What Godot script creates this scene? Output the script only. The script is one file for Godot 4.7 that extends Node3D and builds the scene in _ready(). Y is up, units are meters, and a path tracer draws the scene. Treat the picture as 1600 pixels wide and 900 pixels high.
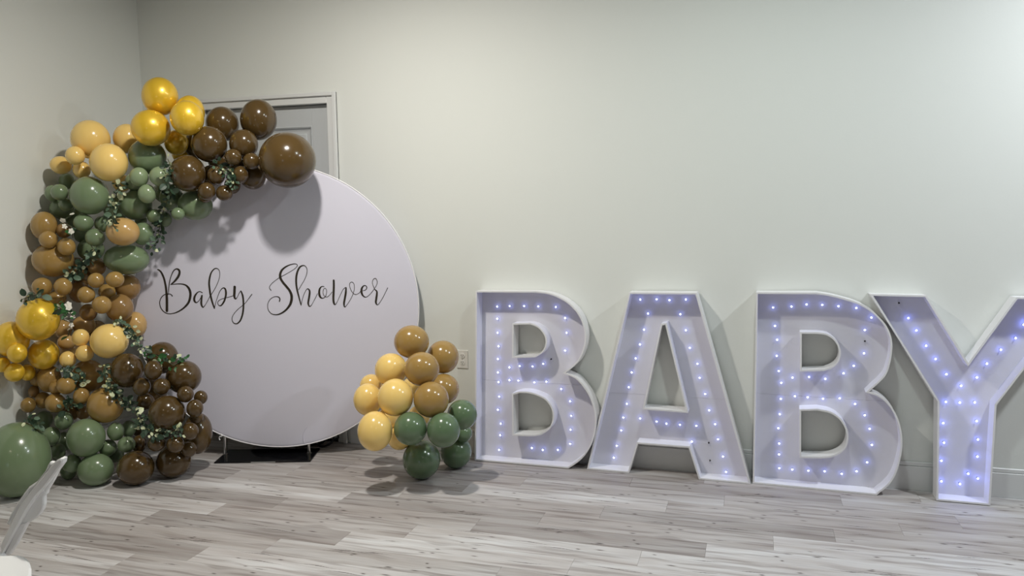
extends Node3D

# World: x runs along the long back wall, z from that wall into the room, y up. Metres.
const EYE := Vector3(0, 1.49, 4.447)
const FOCAL := 1240.3
const CORNER_X := -3.93
const RIGHT_X := 6.6
const ROOM_Z := 11.0
const CEIL_Y := 3.05

var cam_basis := Basis(Vector3(0.956392, -0.012217, -0.291829), Vector3(-0.017803, 0.994829, -0.099993), Vector3(0.291542, 0.100828, 0.951229))
var used := {}
var rng := RandomNumberGenerator.new()
var M := {}


func _ready() -> void:
	# ---- camera, surroundings, exposure, lamps
	var cam := Camera3D.new()
	cam.name = "camera"
	cam.transform = Transform3D(cam_basis, EYE)
	cam.fov = rad_to_deg(2.0 * atan(450.0 / FOCAL))
	cam.near = 0.05
	cam.far = 60.0
	add_child(cam)
	cam.current = true
	var we := WorldEnvironment.new()
	we.name = "surroundings"
	var env := Environment.new()
	env.background_mode = Environment.BG_COLOR
	env.background_color = Color(0.02, 0.02, 0.022)
	env.tonemap_mode = Environment.TONE_MAPPER_LINEAR
	env.tonemap_exposure = 1.04
	env.sdfgi_enabled = true
	env.ssao_enabled = true
	env.ssil_enabled = true
	we.environment = env
	add_child(we)
	rng.seed = 4217
	make_materials()
	for i in CANS.size():
		downlight(CANS[i])
	room()
	planks()
	door()
	socket()
	stand()
	for k in LETTERS.keys():
		letter(k)
	balloons()
	sprigs()
	bag()
	chair()


const CANS := [
	[Vector3(-1.88, 3.05, 1.55), 4.7, Color(1.0, 0.982, 0.945), "round recessed ceiling light over the disc end of the front row"],
	[Vector3(0.1, 3.05, 1.4), 1.65, Color(0.945, 1.0, 0.985), "round recessed ceiling light in the middle of the front row"],
	[Vector3(2.0, 3.05, 1.0), 4.5, Color(0.95, 0.975, 1.0), "round recessed ceiling light of the front row, past the last letter"],
	[Vector3(-1.9, 3.05, 4.6), 0.44, Color(1.0, 0.93, 0.82), "round recessed ceiling light over the disc end of the rear row"],
	[Vector3(1.1, 3.05, 4.6), 0.35, Color(1.0, 0.98, 0.96), "round recessed ceiling light in the middle of the rear row"],
	[Vector3(4.1, 3.05, 4.6), 0.35, Color(0.97, 0.98, 1.0), "round recessed ceiling light at the end of the rear row farthest from the disc"],
]

# ------------------------------------------------------------------ helpers

func numbered(called: String) -> String:
	var n: int = used.get(called, 0)
	used[called] = n + 1
	return called if n == 0 else "%s_%03d" % [called, n]


func tag(o: Node3D, label: String, category: String, group := "") -> void:
	o.set_meta("label", label)
	o.set_meta("category", category)
	if group != "":
		o.set_meta("group", group)


func thing(called: String, label: String, category: String, where := Vector3.ZERO, group := "") -> Node3D:
	var o := Node3D.new()
	o.name = numbered(called)
	o.position = where
	tag(o, label, category, group)
	add_child(o)
	return o


func part(called: String, mesh: Mesh, m: Material, parent: Node3D, at := Vector3.ZERO) -> MeshInstance3D:
	var o := MeshInstance3D.new()
	var n := 0
	var nm := called
	while parent.has_node(NodePath(nm)):
		n += 1
		nm = "%s_%03d" % [called, n]
	o.name = nm
	o.mesh = mesh
	o.material_override = m
	o.position = at
	parent.add_child(o, true)
	return o


func struct(called: String, mesh: Mesh, m: Material) -> MeshInstance3D:
	var o := part(called, mesh, m, self)
	o.set_meta("kind", "structure")
	return o


func begin() -> SurfaceTool:
	var st := SurfaceTool.new()
	st.begin(Mesh.PRIMITIVE_TRIANGLES)
	return st


# a triangle whose outside looks along n
func tri(st: SurfaceTool, a: Vector3, b: Vector3, c: Vector3, n: Vector3) -> void:
	var flip := (b - a).cross(c - a).dot(n) > 0.0
	for p in ([a, c, b] if flip else [a, b, c]):
		st.set_normal(n)
		st.add_vertex(p)


func quad(st: SurfaceTool, a: Vector3, b: Vector3, c: Vector3, d: Vector3, n: Vector3) -> void:
	tri(st, a, b, c, n)
	tri(st, a, c, d, n)


# a triangle with a normal per corner
func tri3(st: SurfaceTool, p: Array, n: Array) -> void:
	var flip: bool = (p[1] - p[0]).cross(p[2] - p[0]).dot(n[0] + n[1] + n[2]) > 0.0
	for k in ([0, 2, 1] if flip else [0, 1, 2]):
		st.set_normal(n[k])
		st.add_vertex(p[k])


func quad4(st: SurfaceTool, p: Array, n: Array) -> void:
	tri3(st, [p[0], p[1], p[2]], [n[0], n[1], n[2]])
	tri3(st, [p[0], p[2], p[3]], [n[0], n[2], n[3]])


# box with chamfered edges, lo and hi are its corners
func add_box(st: SurfaceTool, lo: Vector3, hi: Vector3, c := 0.0) -> void:
	var mid := (lo + hi) / 2.0
	var h := (hi - lo) / 2.0
	c = minf(c, minf(h.x, minf(h.y, h.z)) * 0.9)
	for ax in 3:
		for s in [-1.0, 1.0]:
			var n := Vector3.ZERO
			n[ax] = s
			var u := (ax + 1) % 3
			var v := (ax + 2) % 3
			var q := []
			for k in [[-1, -1], [1, -1], [1, 1], [-1, 1]]:
				var p := mid
				p[ax] += s * h[ax]
				p[u] += k[0] * (h[u] - c)
				p[v] += k[1] * (h[v] - c)
				q.append(p)
			quad(st, q[0], q[1], q[2], q[3], n)
	if c <= 0.0:
		return
	for ax in 3:
		var u := (ax + 1) % 3
		var v := (ax + 2) % 3
		for su in [-1.0, 1.0]:
			for sv in [-1.0, 1.0]:
				var n := Vector3.ZERO
				n[u] = su
				n[v] = sv
				n = n.normalized()
				var q := []
				for k in [[-1, 0], [1, 0], [1, 1], [-1, 1]]:
					var p := mid
					p[ax] += k[0] * (h[ax] - c)
					p[u] += su * (h[u] - (c if k[1] else 0.0))
					p[v] += sv * (h[v] - (0.0 if k[1] else c))
					q.append(p)
				quad(st, q[0], q[1], q[2], q[3], n)
	for sx in [-1.0, 1.0]:
		for sy in [-1.0, 1.0]:
			for sz in [-1.0, 1.0]:
				var s := Vector3(sx, sy, sz)
				tri(st, mid + s * Vector3(h.x, h.y - c, h.z - c), mid + s * Vector3(h.x - c, h.y, h.z - c), mid + s * Vector3(h.x - c, h.y - c, h.z), s.normalized())


func box(lo: Vector3, hi: Vector3, c := 0.0) -> ArrayMesh:
	var st := begin()
	add_box(st, lo, hi, c)
	return st.commit()


# a round tube along points, with a radius per point
func add_tube(st: SurfaceTool, pts: Array, radii: Array, seg := 8, caps := true) -> void:
	var rings := []
	var norms := []
	var ref := Vector3.UP
	for i in pts.size():
		var d: Vector3 = (pts[mini(i + 1, pts.size() - 1)] - pts[maxi(i - 1, 0)]).normalized()
		if absf(d.dot(ref)) > 0.95:
			ref = Vector3.RIGHT if absf(d.x) < 0.9 else Vector3.BACK
		var u := d.cross(ref).normalized()
		var v := u.cross(d).normalized()
		ref = v
		var ring := []
		var nn := []
		for k in seg:
			var a := TAU * k / seg
			var n := u * cos(a) + v * sin(a)
			nn.append(n)
			ring.append(pts[i] + n * radii[i])
		rings.append(ring)
		norms.append(nn)
	for i in pts.size() - 1:
		for k in seg:
			var j := (k + 1) % seg
			quad4(st, [rings[i][k], rings[i][j], rings[i + 1][j], rings[i + 1][k]], [norms[i][k], norms[i][j], norms[i + 1][j], norms[i + 1][k]])
	if caps:
		for e in [0, pts.size() - 1]:
			var n: Vector3 = (pts[0] - pts[1]).normalized() if e == 0 else (pts[e] - pts[e - 1]).normalized()
			for k in seg:
				tri(st, pts[e], rings[e][k], rings[e][(k + 1) % seg], n)


func tube(pts: Array, r: float, seg := 8) -> ArrayMesh:
	var st := begin()
	var rr := []
	for p in pts:
		rr.append(r)
	add_tube(st, pts, rr, seg)
	return st.commit()


# profile of (radius, height) pairs turned round an axis; smooth
func add_lathe(st: SurfaceTool, prof: Array, seg: int, t := Transform3D()) -> void:
	var nr := []
	for i in prof.size():
		var d: Vector2 = prof[mini(i + 1, prof.size() - 1)] - prof[maxi(i - 1, 0)]
		nr.append(Vector2(d.y, -d.x).normalized())
	for i in prof.size() - 1:
		for k in seg:
			var q := []
			var n := []
			for w in [[i, k], [i, k + 1], [i + 1, k + 1], [i + 1, k]]:
				var a: float = TAU * w[1] / seg
				var p: Vector2 = prof[w[0]]
				q.append(t * Vector3(p.x * cos(a), p.y, p.x * sin(a)))
				n.append((t.basis * Vector3(nr[w[0]].x * cos(a), nr[w[0]].y, nr[w[0]].x * sin(a))).normalized())
			if prof[i].x < 1e-6:
				tri3(st, [q[0], q[2], q[3]], [n[0], n[2], n[3]])
			elif prof[i + 1].x < 1e-6:
				tri3(st, [q[0], q[1], q[2]], [n[0], n[1], n[2]])
			else:
				quad4(st, q, n)


func catmull(pts: Array, steps: int) -> Array:
	var out := []
	for i in pts.size() - 1:
		var p0 = pts[maxi(i - 1, 0)]
		var p3 = pts[mini(i + 2, pts.size() - 1)]
		for k in steps:
			out.append(pts[i].cubic_interpolate(pts[i + 1], p0, p3, float(k) / steps))
	out.append(pts[-1])
	return out


# a point so many metres deep in front of the lens, in the direction of a pixel of the 1600 x 900 frame
func deep(x: float, y: float, depth: float) -> Vector3:
	return EYE + cam_basis * Vector3((x - 800.0) / FOCAL, -(y - 450.0) / FOCAL, -1.0) * depth


# ------------------------------------------------------------------ materials

func mat(c: Color, rough := 0.6, metal := 0.0, spec := 0.5) -> StandardMaterial3D:
	var m := StandardMaterial3D.new()
	m.albedo_color = c
	m.roughness = rough
	m.metallic = metal
	m.metallic_specular = spec
	return m


func s(r: int, g: int, b: int) -> Color:
	return Color(r / 255.0, g / 255.0, b / 255.0)


func bumpy(m: StandardMaterial3D, freq: float, scale: float, cm: float, seed_: int) -> void:
	var n := FastNoiseLite.new()
	n.seed = seed_
	n.frequency = freq
	n.fractal_octaves = 4
	var t := NoiseTexture2D.new()
	t.width = 512
	t.height = 512
	t.seamless = true
	t.noise = n
	m.heightmap_enabled = true
	m.heightmap_texture = t
	m.heightmap_scale = cm
	m.uv1_triplanar = true
	m.uv1_world_triplanar = true
	m.uv1_scale = Vector3.ONE * scale


func latex(c: Color, rough := 0.2) -> StandardMaterial3D:
	var m := mat(c, rough, 0.0, 0.5)
	m.clearcoat_enabled = true
	m.clearcoat = 0.35
	m.clearcoat_roughness = 0.1
	return m


func make_materials() -> void:
	M.wall = mat(s(231, 233, 228), 0.75)
	bumpy(M.wall, 0.05, 2.5, 0.012, 3)
	M.ceiling = mat(s(168, 168, 166), 0.9)
	bumpy(M.ceiling, 0.05, 2.0, 0.1, 4)
	M.trim = mat(s(226, 227, 226), 0.4)
	M.door = mat(s(198, 201, 203), 0.45)
	bumpy(M.door, 0.02, 3.0, 0.02, 5)
	M.steel = mat(s(150, 150, 150), 0.3, 1.0)
	M.chrome = mat(s(215, 215, 215), 0.15, 1.0)
	M.black_plate = mat(s(16, 16, 19), 0.12)
	M.black_cloth = mat(s(17, 17, 19), 0.85)
	M.disc = mat(s(226, 224, 238), 0.8)
	bumpy(M.disc, 0.2, 6.0, 0.02, 6)
	M.disc_edge = mat(s(250, 249, 250), 0.45)
	M.ink = mat(s(46, 38, 28), 0.5)
	M.board = mat(s(222, 220, 226), 0.5)
	bumpy(M.board, 0.02, 2.5, 0.03, 7)
	M.rim = mat(s(236, 235, 238), 0.45)
	bumpy(M.rim, 0.02, 4.0, 0.03, 8)
	M.plate = mat(s(232, 231, 226), 0.35)
	M.slot = mat(s(40, 38, 36), 0.5)
	M.chair = mat(s(250, 250, 250), 0.25)
	M.can = mat(s(240, 240, 238), 0.5)
	M.gap = mat(s(70, 64, 58), 0.9)
	M.wire = mat(s(90, 88, 92), 0.4)
	M.sticker = mat(s(190, 190, 188), 0.6)
	M.led = mat(s(235, 240, 255), 0.3)
	M.led.emission_enabled = true
	M.led.emission = Color(0.86, 0.9, 1.0)
	M.led.emission_energy_multiplier = 3.0
	M.glow = mat(s(250, 250, 245), 0.4)
	M.glow.emission_enabled = true
	M.glow.emission = Color(1.0, 0.97, 0.92)
	M.glow.emission_energy_multiplier = 4.0
	M.pane = mat(s(200, 210, 220), 0.3)
	M.pane.emission_enabled = true
	M.pane.emission = Color(0.85, 0.92, 1.0)
	M.pane.emission_energy_multiplier = 1.5
	M.peach = latex(s(250, 213, 128))
	M.ptan = latex(s(200, 162, 102))
	M.tan = latex(s(168, 135, 76))
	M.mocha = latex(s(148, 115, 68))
	M.brown = latex(s(83, 64, 34), 0.18)
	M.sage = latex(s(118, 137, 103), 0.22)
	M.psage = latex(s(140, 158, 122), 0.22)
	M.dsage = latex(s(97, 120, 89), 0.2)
	M.gold = mat(s(240, 196, 50), 0.32, 0.3, 0.6)
	M.gold.clearcoat_enabled = true
	M.gold.clearcoat = 0.8
	M.gold.clearcoat_roughness = 0.1
	M.leaf_dark = mat(s(50, 72, 54), 0.45)
	M.leaf_dark.backlight_enabled = true
	M.leaf_dark.backlight = Color(0.08, 0.12, 0.06)
	M.leaf_grey = mat(s(92, 116, 94), 0.5)
	M.leaf_pale = mat(s(214, 220, 180), 0.5)
	M.leaf_green = mat(s(46, 98, 48), 0.42)
	M.stem = mat(s(70, 76, 48), 0.7)
	M.petal = mat(s(238, 234, 220), 0.7)
	M.bud = mat(s(206, 204, 140), 0.6)


# the grain of one plank: pale bands, darker streaks, knots and cracks, no light or shade
func plank_texture(k: int) -> ImageTexture:
	var w := 768
	var h := 112
	var im := Image.create(w, h, false, Image.FORMAT_RGB8)
	var a := FastNoiseLite.new()
	a.seed = 100 + k
	a.frequency = 0.01
	a.fractal_octaves = 4
	var b := FastNoiseLite.new()
	b.seed = 300 + k
	b.frequency = 0.05
	b.fractal_octaves = 3
	var r := RandomNumberGenerator.new()
	r.seed = 900 + k
	var knots := []
	for i in r.randi_range(4, 7):
		knots.append([r.randf_range(40, w - 40), r.randf_range(12, h - 12), r.randf_range(4, 13), r.randf_range(1.6, 3.4)])
	var cracks := []
	for i in r.randi_range(2, 5):
		cracks.append([r.randf_range(0, w - 200), r.randf_range(8, h - 8), r.randf_range(60, 220), r.randf_range(-0.03, 0.03)])
	var lo := Color(0.50, 0.465, 0.445)
	var hi := Color(0.82, 0.815, 0.805)
	var warm := Color(0.71, 0.685, 0.665)
	for y in h:
		for x in w:
			var wy := float(y)
			var dark := 0.0
			for q in knots:
				var dx: float = (x - q[0]) / (q[2] * 3.2)
				var dy: float = (y - q[1]) / q[3]
				var e := dx * dx
				wy += 5.0 * exp(-e * 0.5) * (y - q[1]) / (absf(y - q[1]) + 6.0)
				var dd: float = (x - q[0]) * (x - q[0]) / (q[2] * q[2]) + dy * dy
				if dd < 4.0:
					dark = maxf(dark, exp(-dd * 1.1))
			var band := a.get_noise_2d(x * 0.13, wy * 1.5 + k * 37.0) * 0.5 + 0.5
			var fine := b.get_noise_2d(x * 0.1, wy * 4.0)
			var streak := clampf((a.get_noise_2d(x * 0.17 + 4000.0, wy * 2.4) - 0.12) * 3.4, 0.0, 1.0)
			var c := warm.lerp(hi, clampf((band - 0.5) * 1.7 + 0.55, 0.0, 1.0))
			c = c.lerp(lo, streak * 0.4)
			c = c * (1.0 + fine * 0.07)
			for q in cracks:
				var t: float = x - q[0]
				if t > 0.0 and t < q[2]:
					var cy: float = q[1] + t * q[3] + 1.6 * sin(t * 0.05)
					var f := 1.0 - absf(2.0 * t / q[2] - 1.0)
					if absf(y - cy) < 0.5 + 1.4 * f:
						dark = maxf(dark, 0.8 * f)
			c = c.lerp(Color(0.24, 0.21, 0.19), dark * 0.9)
			im.set_pixel(x, y, c)
	return ImageTexture.create_from_image(im)


# ------------------------------------------------------------------ the room

func downlight(d: Array) -> void:
	var o := thing("recessed_ceiling_light", d[3], "ceiling light", d[0], "recessed ceiling lights")
	var st := begin()
	add_lathe(st, [Vector2(0.1, 0.0), Vector2(0.1, -0.006), Vector2(0.094, -0.009), Vector2(0.078, -0.009), Vector2(0.074, -0.004), Vector2(0.074, 0.0)], 32)
	part("trim_ring", st.commit(), M.can, o)
	var g := begin()
	add_lathe(g, [Vector2(0.074, -0.003), Vector2(0.05, -0.0045), Vector2(0.0, -0.005)], 32)
	part("diffuser", g.commit(), M.glow, o)
	var l := AreaLight3D.new()
	l.name = "ceiling_light_glow"
	l.area_size = Vector2(0.125, 0.125)
	l.position = Vector3(0, -0.016, 0)
	l.rotation = Vector3(-PI / 2, 0, PI / 4)
	l.light_color = d[2]
	l.light_energy = d[1]
	l.shadow_enabled = true
	l.area_range = 14.0
	l.area_attenuation = 2.0
	o.add_child(l)


func room() -> void:
	var dl := -3.452
	var dr := -2.542
	var dt := 2.145
	var st := begin()
	add_box(st, Vector3(CORNER_X - 0.15, 0, -0.15), Vector3(dl - 0.02, CEIL_Y, 0))
	add_box(st, Vector3(dr + 0.02, 0, -0.15), Vector3(RIGHT_X + 0.15, CEIL_Y, 0))
	add_box(st, Vector3(dl - 0.02, dt + 0.02, -0.15), Vector3(dr + 0.02, CEIL_Y, 0))
	struct("wall_back", st.commit(), M.wall)
	struct("wall_left", box(Vector3(CORNER_X - 0.15, 0, 0), Vector3(CORNER_X, CEIL_Y, ROOM_Z)), M.wall)
	struct("wall_right", box(Vector3(RIGHT_X, 0, 0), Vector3(RIGHT_X + 0.15, CEIL_Y, ROOM_Z)), M.wall)
	var wz := begin()
	var wx0 := -0.5
	var wx1 := 0.6
	add_box(wz, Vector3(CORNER_X - 0.15, 0, ROOM_Z), Vector3(wx0, CEIL_Y, ROOM_Z + 0.15))
	add_box(wz, Vector3(wx1, 0, ROOM_Z), Vector3(RIGHT_X + 0.15, CEIL_Y, ROOM_Z + 0.15))
	add_box(wz, Vector3(wx0, 0, ROOM_Z), Vector3(wx1, 0.3, ROOM_Z + 0.15))
	add_box(wz, Vector3(wx0, 1.6, ROOM_Z), Vector3(wx1, CEIL_Y, ROOM_Z + 0.15))
	struct("wall_front", wz.commit(), M.wall)
	struct("ceiling", box(Vector3(CORNER_X - 0.15, CEIL_Y, -0.15), Vector3(RIGHT_X + 0.15, CEIL_Y + 0.15, ROOM_Z + 0.15)), M.ceiling)
	# the low window behind the viewer
	var wf := begin()
	for x in [wx0, wx1 - 0.05, 0.025]:
		add_box(wf, Vector3(x, 0.3, ROOM_Z + 0.01), Vector3(x + 0.05, 1.6, ROOM_Z + 0.07), 0.004)
	for y in [0.3, 1.55]:
		add_box(wf, Vector3(wx0, y, ROOM_Z + 0.01), Vector3(wx1, y + 0.05, ROOM_Z + 0.07), 0.004)
	var win := struct("window_1", wf.commit(), M.trim)
	part("frosted_pane", box(Vector3(wx0, 0.3, ROOM_Z + 0.05), Vector3(wx1, 1.6, ROOM_Z + 0.06)), M.pane, win)
	# skirting boards: flat face with a small cap
	var bb := begin()
	for seg in [[CORNER_X, dl - 0.09], [dr + 0.089, RIGHT_X]]:
		add_box(bb, Vector3(seg[0], 0, 0), Vector3(seg[1], 0.128, 0.013), 0.002)
		add_box(bb, Vector3(seg[0], 0.128, 0), Vector3(seg[1], 0.152, 0.0095), 0.004)
	struct("baseboard_back", bb.commit(), M.trim)
	var bl := begin()
	add_box(bl, Vector3(CORNER_X, 0, 0.014), Vector3(CORNER_X + 0.013, 0.128, ROOM_Z), 0.002)
	add_box(bl, Vector3(CORNER_X, 0.128, 0.014), Vector3(CORNER_X + 0.0095, 0.152, ROOM_Z), 0.004)
	struct("baseboard_left", bl.commit(), M.trim)


func planks() -> void:
	var base := struct("floor", box(Vector3(CORNER_X - 0.15, -0.12, -0.15), Vector3(RIGHT_X + 0.15, -0.009, ROOM_Z + 0.15)), M.gap)
	var kinds := []
	for k in 7:
		var t := plank_texture(k)
		var tones := []
		for c in [Color(0.99, 0.985, 0.985), Color(0.89, 0.875, 0.87), Color(1.07, 1.07, 1.075), Color(0.95, 0.935, 0.93)]:
			var m := mat(Color(c.r * 0.965, c.g * 0.965, c.b * 0.975), 0.5, 0.0, 0.3)
			m.albedo_texture = t
			tones.append(m)
		kinds.append(tones)
	var width := 0.155
	var long := 1.06
	# where one end joint of each row lies
	var joint := {2: 0.935, 3: 0.665, 4: -1.753, 5: 0.102, 6: -1.24, 7: -2.565, 8: -1.77, 9: -2.045, 10: -2.305, 11: -2.575, 0: -1.3, 1: -0.62, 12: -1.5, 13: -2.9, -1: 0.3}
	var rest := []
	for k in kinds.size():
		rest.append(begin())
	var many := [0, 0, 0, 0, 0, 0, 0]
	var row := -1
	while 0.03 + row * width < ROOM_Z:
		var z0 := maxf(0.03 + row * width, 0.0)
		var z1 := minf(0.03 + (row + 1) * width, ROOM_Z)
		var x: float = joint.get(row, rng.randf_range(-1.0, 0.0))
		while x > CORNER_X:
			x -= long
		while x < RIGHT_X:
			var x0 := maxf(x, CORNER_X)
			var x1 := minf(x + long, RIGHT_X)
			x += long
			if x1 - x0 < 0.01:
				continue
			var k := rng.randi() % kinds.size()
			var tone: Material = kinds[k][rng.randi() % 4]
			var turned := rng.randf() < 0.5
			if row < 18:
				var st := begin()
				add_plank(st, x0, x1, z0, z1, x - long, long, 0.03 + row * width, width, turned)
				part("plank", st.commit(), tone, base)
			else:
				add_plank(rest[k], x0, x1, z0, z1, x - long, long, 0.03 + row * width, width, turned)
				many[k] += 1
		row += 1
	for k in kinds.size():
		if many[k]:
			var far := part("planks", rest[k].commit(), kinds[k][k % 4], base)
			far.set_meta("kind", "stuff")


func add_plank(st: SurfaceTool, x0: float, x1: float, z0: float, z1: float, ox: float, long: float, oz: float, width: float, turned: bool) -> void:
	var g := 0.0003
	var c := 0.0005
	var top := [Vector3(x0 + g + c, 0, z0 + g + c), Vector3(x1 - g - c, 0, z0 + g + c), Vector3(x1 - g - c, 0, z1 - g - c), Vector3(x0 + g + c, 0, z1 - g - c)]
	var mid := [Vector3(x0 + g, -c, z0 + g), Vector3(x1 - g, -c, z0 + g), Vector3(x1 - g, -c, z1 - g), Vector3(x0 + g, -c, z1 - g)]
	var n := [Vector3.FORWARD, Vector3.RIGHT, Vector3.BACK, Vector3.LEFT]
	var put := func(a: Vector3, b: Vector3, d: Vector3, nn: Vector3) -> void:
		var flip := (b - a).cross(d - a).dot(nn) > 0.0
		for p in ([a, d, b] if flip else [a, b, d]):
			var u: float = (p.x - ox) / long
			var v: float = (p.z - oz) / width
			st.set_uv(Vector2(1.0 - u, 1.0 - v) if turned else Vector2(u, v))
			st.set_normal(nn)
			st.add_vertex(p)
	put.call(top[0], top[1], top[2], Vector3.UP)
	put.call(top[0], top[2], top[3], Vector3.UP)
	for i in 4:
		var j := (i + 1) % 4
		var nb: Vector3 = (n[i] + Vector3.UP).normalized()
		put.call(top[i], top[j], mid[j], nb)
		put.call(top[i], mid[j], mid[i], nb)
		var lo := Vector3(0, -0.008, 0)
		put.call(mid[i], mid[j], mid[j] + lo, n[i])
		put.call(mid[i], mid[j] + lo, mid[i] + lo, n[i])


func door() -> void:
	var dl := -3.452
	var dr := -2.542
	var dt := 2.145
	# casing with a raised outer band, jamb and stop
	var st := begin()
	var w := 0.067
	for b in [[0.0, w, 0.012], [w - 0.024, w, 0.026]]:
		add_box(st, Vector3(dr + b[0], 0, 0), Vector3(dr + b[1], dt + b[1], b[2]), 0.003)
		add_box(st, Vector3(dl - b[1], 0, 0), Vector3(dl - b[0], dt + b[1], b[2]), 0.003)
		add_box(st, Vector3(dl - b[0], dt + b[0], 0), Vector3(dr + b[0], dt + b[1], b[2]), 0.003)
	struct("trim_1", st.commit(), M.trim)
	var d := begin()
	add_box(d, Vector3(dl - 0.02, 0, -0.14), Vector3(dl, dt, 0.0))
	add_box(d, Vector3(dr, 0, -0.14), Vector3(dr + 0.02, dt, 0.0))
	add_box(d, Vector3(dl - 0.02, dt, -0.14), Vector3(dr + 0.02, dt + 0.02, 0.0))
	var frame := struct("door_1", d.commit(), M.trim)
	# slab: stiles, rails and two recessed panels with sloped mouldings
	var zf := -0.03
	var zb := -0.07
	var a := dl + 0.004
	var b2 := dr - 0.004
	var top := dt - 0.004
	var sl := begin()
	var rails := [[0.005, 0.25], [0.95, 1.1], [top - 0.125, top]]
	var stile := 0.125
	add_box(sl, Vector3(a, 0.005, zb), Vector3(a + stile, top, zf), 0.001)
	add_box(sl, Vector3(b2 - stile, 0.005, zb), Vector3(b2, top, zf), 0.001)
	for r in rails:
		add_box(sl, Vector3(a + stile, r[0], zb), Vector3(b2 - stile, r[1], zf), 0.0)
	add_box(sl, Vector3(a + stile, 0.2, zb + 0.005), Vector3(b2 - stile, top - 0.1, zf - 0.016), 0.0)
	part("door_slab", sl.commit(), M.door, frame)
	for pn in [[0.25, 0.95], [1.1, top - 0.125]]:
		var ml := begin()
		var x0 := a + stile
		var x1 := b2 - stile
		var y0: float = pn[0]
		var y1: float = pn[1]
		var steps := [[0.0, zf], [0.004, zf + 0.004], [0.012, zf - 0.001], [0.02, zf - 0.012], [0.028, zf - 0.015]]
		for i in steps.size() - 1:
			var p: Array = steps[i]
			var q: Array = steps[i + 1]
			var o := [Vector3(x0 + p[0], y0 + p[0], p[1]), Vector3(x1 - p[0], y0 + p[0], p[1]), Vector3(x1 - p[0], y1 - p[0], p[1]), Vector3(x0 + p[0], y1 - p[0], p[1])]
			var n := [Vector3(x0 + q[0], y0 + q[0], q[1]), Vector3(x1 - q[0], y0 + q[0], q[1]), Vector3(x1 - q[0], y1 - q[0], q[1]), Vector3(x0 + q[0], y1 - q[0], q[1])]
			for k in 4:
				var j := (k + 1) % 4
				var nn: Vector3 = (o[j] - o[k]).cross(n[k] - o[k]).normalized()
				quad(ml, o[k], o[j], n[j], n[k], nn if nn.z > 0 else -nn)
		part("panel_molding", ml.commit(), M.door, frame)
		part("raised_panel", box(Vector3(x0 + 0.045, y0 + 0.045, zf - 0.02), Vector3(x1 - 0.045, y1 - 0.045, zf - 0.006), 0.008), M.door, frame)
	for y in [1.93, 1.1, 0.25]:
		var h := begin()
		add_tube(h, [Vector3(dr - 0.004, y - 0.045, zf + 0.006), Vector3(dr - 0.004, y + 0.045, zf + 0.006)], [0.007, 0.007], 10)
		add_tube(h, [Vector3(dr - 0.004, y + 0.045, zf + 0.006), Vector3(dr - 0.004, y + 0.051, zf + 0.006)], [0.0085, 0.004], 10)
		part("hinge", h.commit(), M.steel, frame)


func socket() -> void:
	var o := thing("wall_socket", "white duplex wall socket plate between the small balloon cluster and the first letter", "wall socket", Vector3(-1.681, 0.58, 0))
	part("cover_plate", box(Vector3(-0.036, -0.056, 0), Vector3(0.036, 0.056, 0.006), 0.003), M.plate, o)
	for y in [-0.021, 0.021]:
		var st := begin()
		add_lathe(st, [Vector2(0.0165, 0.005), Vector2(0.0165, 0.008), Vector2(0.0155, 0.009), Vector2(0.0, 0.009)], 20, Transform3D(Basis(Vector3.RIGHT, PI / 2), Vector3(0, y, 0)))
		var f := part("outlet_face", st.commit(), M.plate, o)
		for x in [-0.006, 0.006]:
			part("slot", box(Vector3(x - 0.0013, y - 0.001, 0.0085), Vector3(x + 0.0013, y + 0.008, 0.0094)), M.slot, f)
		part("slot", box(Vector3(-0.0025, y - 0.009, 0.0085), Vector3(0.0025, y - 0.005, 0.0094)), M.slot, f)
	part("screw", box(Vector3(-0.0025, -0.0025, 0.005), Vector3(0.0025, 0.0025, 0.0068), 0.001), M.steel, o)


# ------------------------------------------------------------------ the round backdrop on its stand

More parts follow.
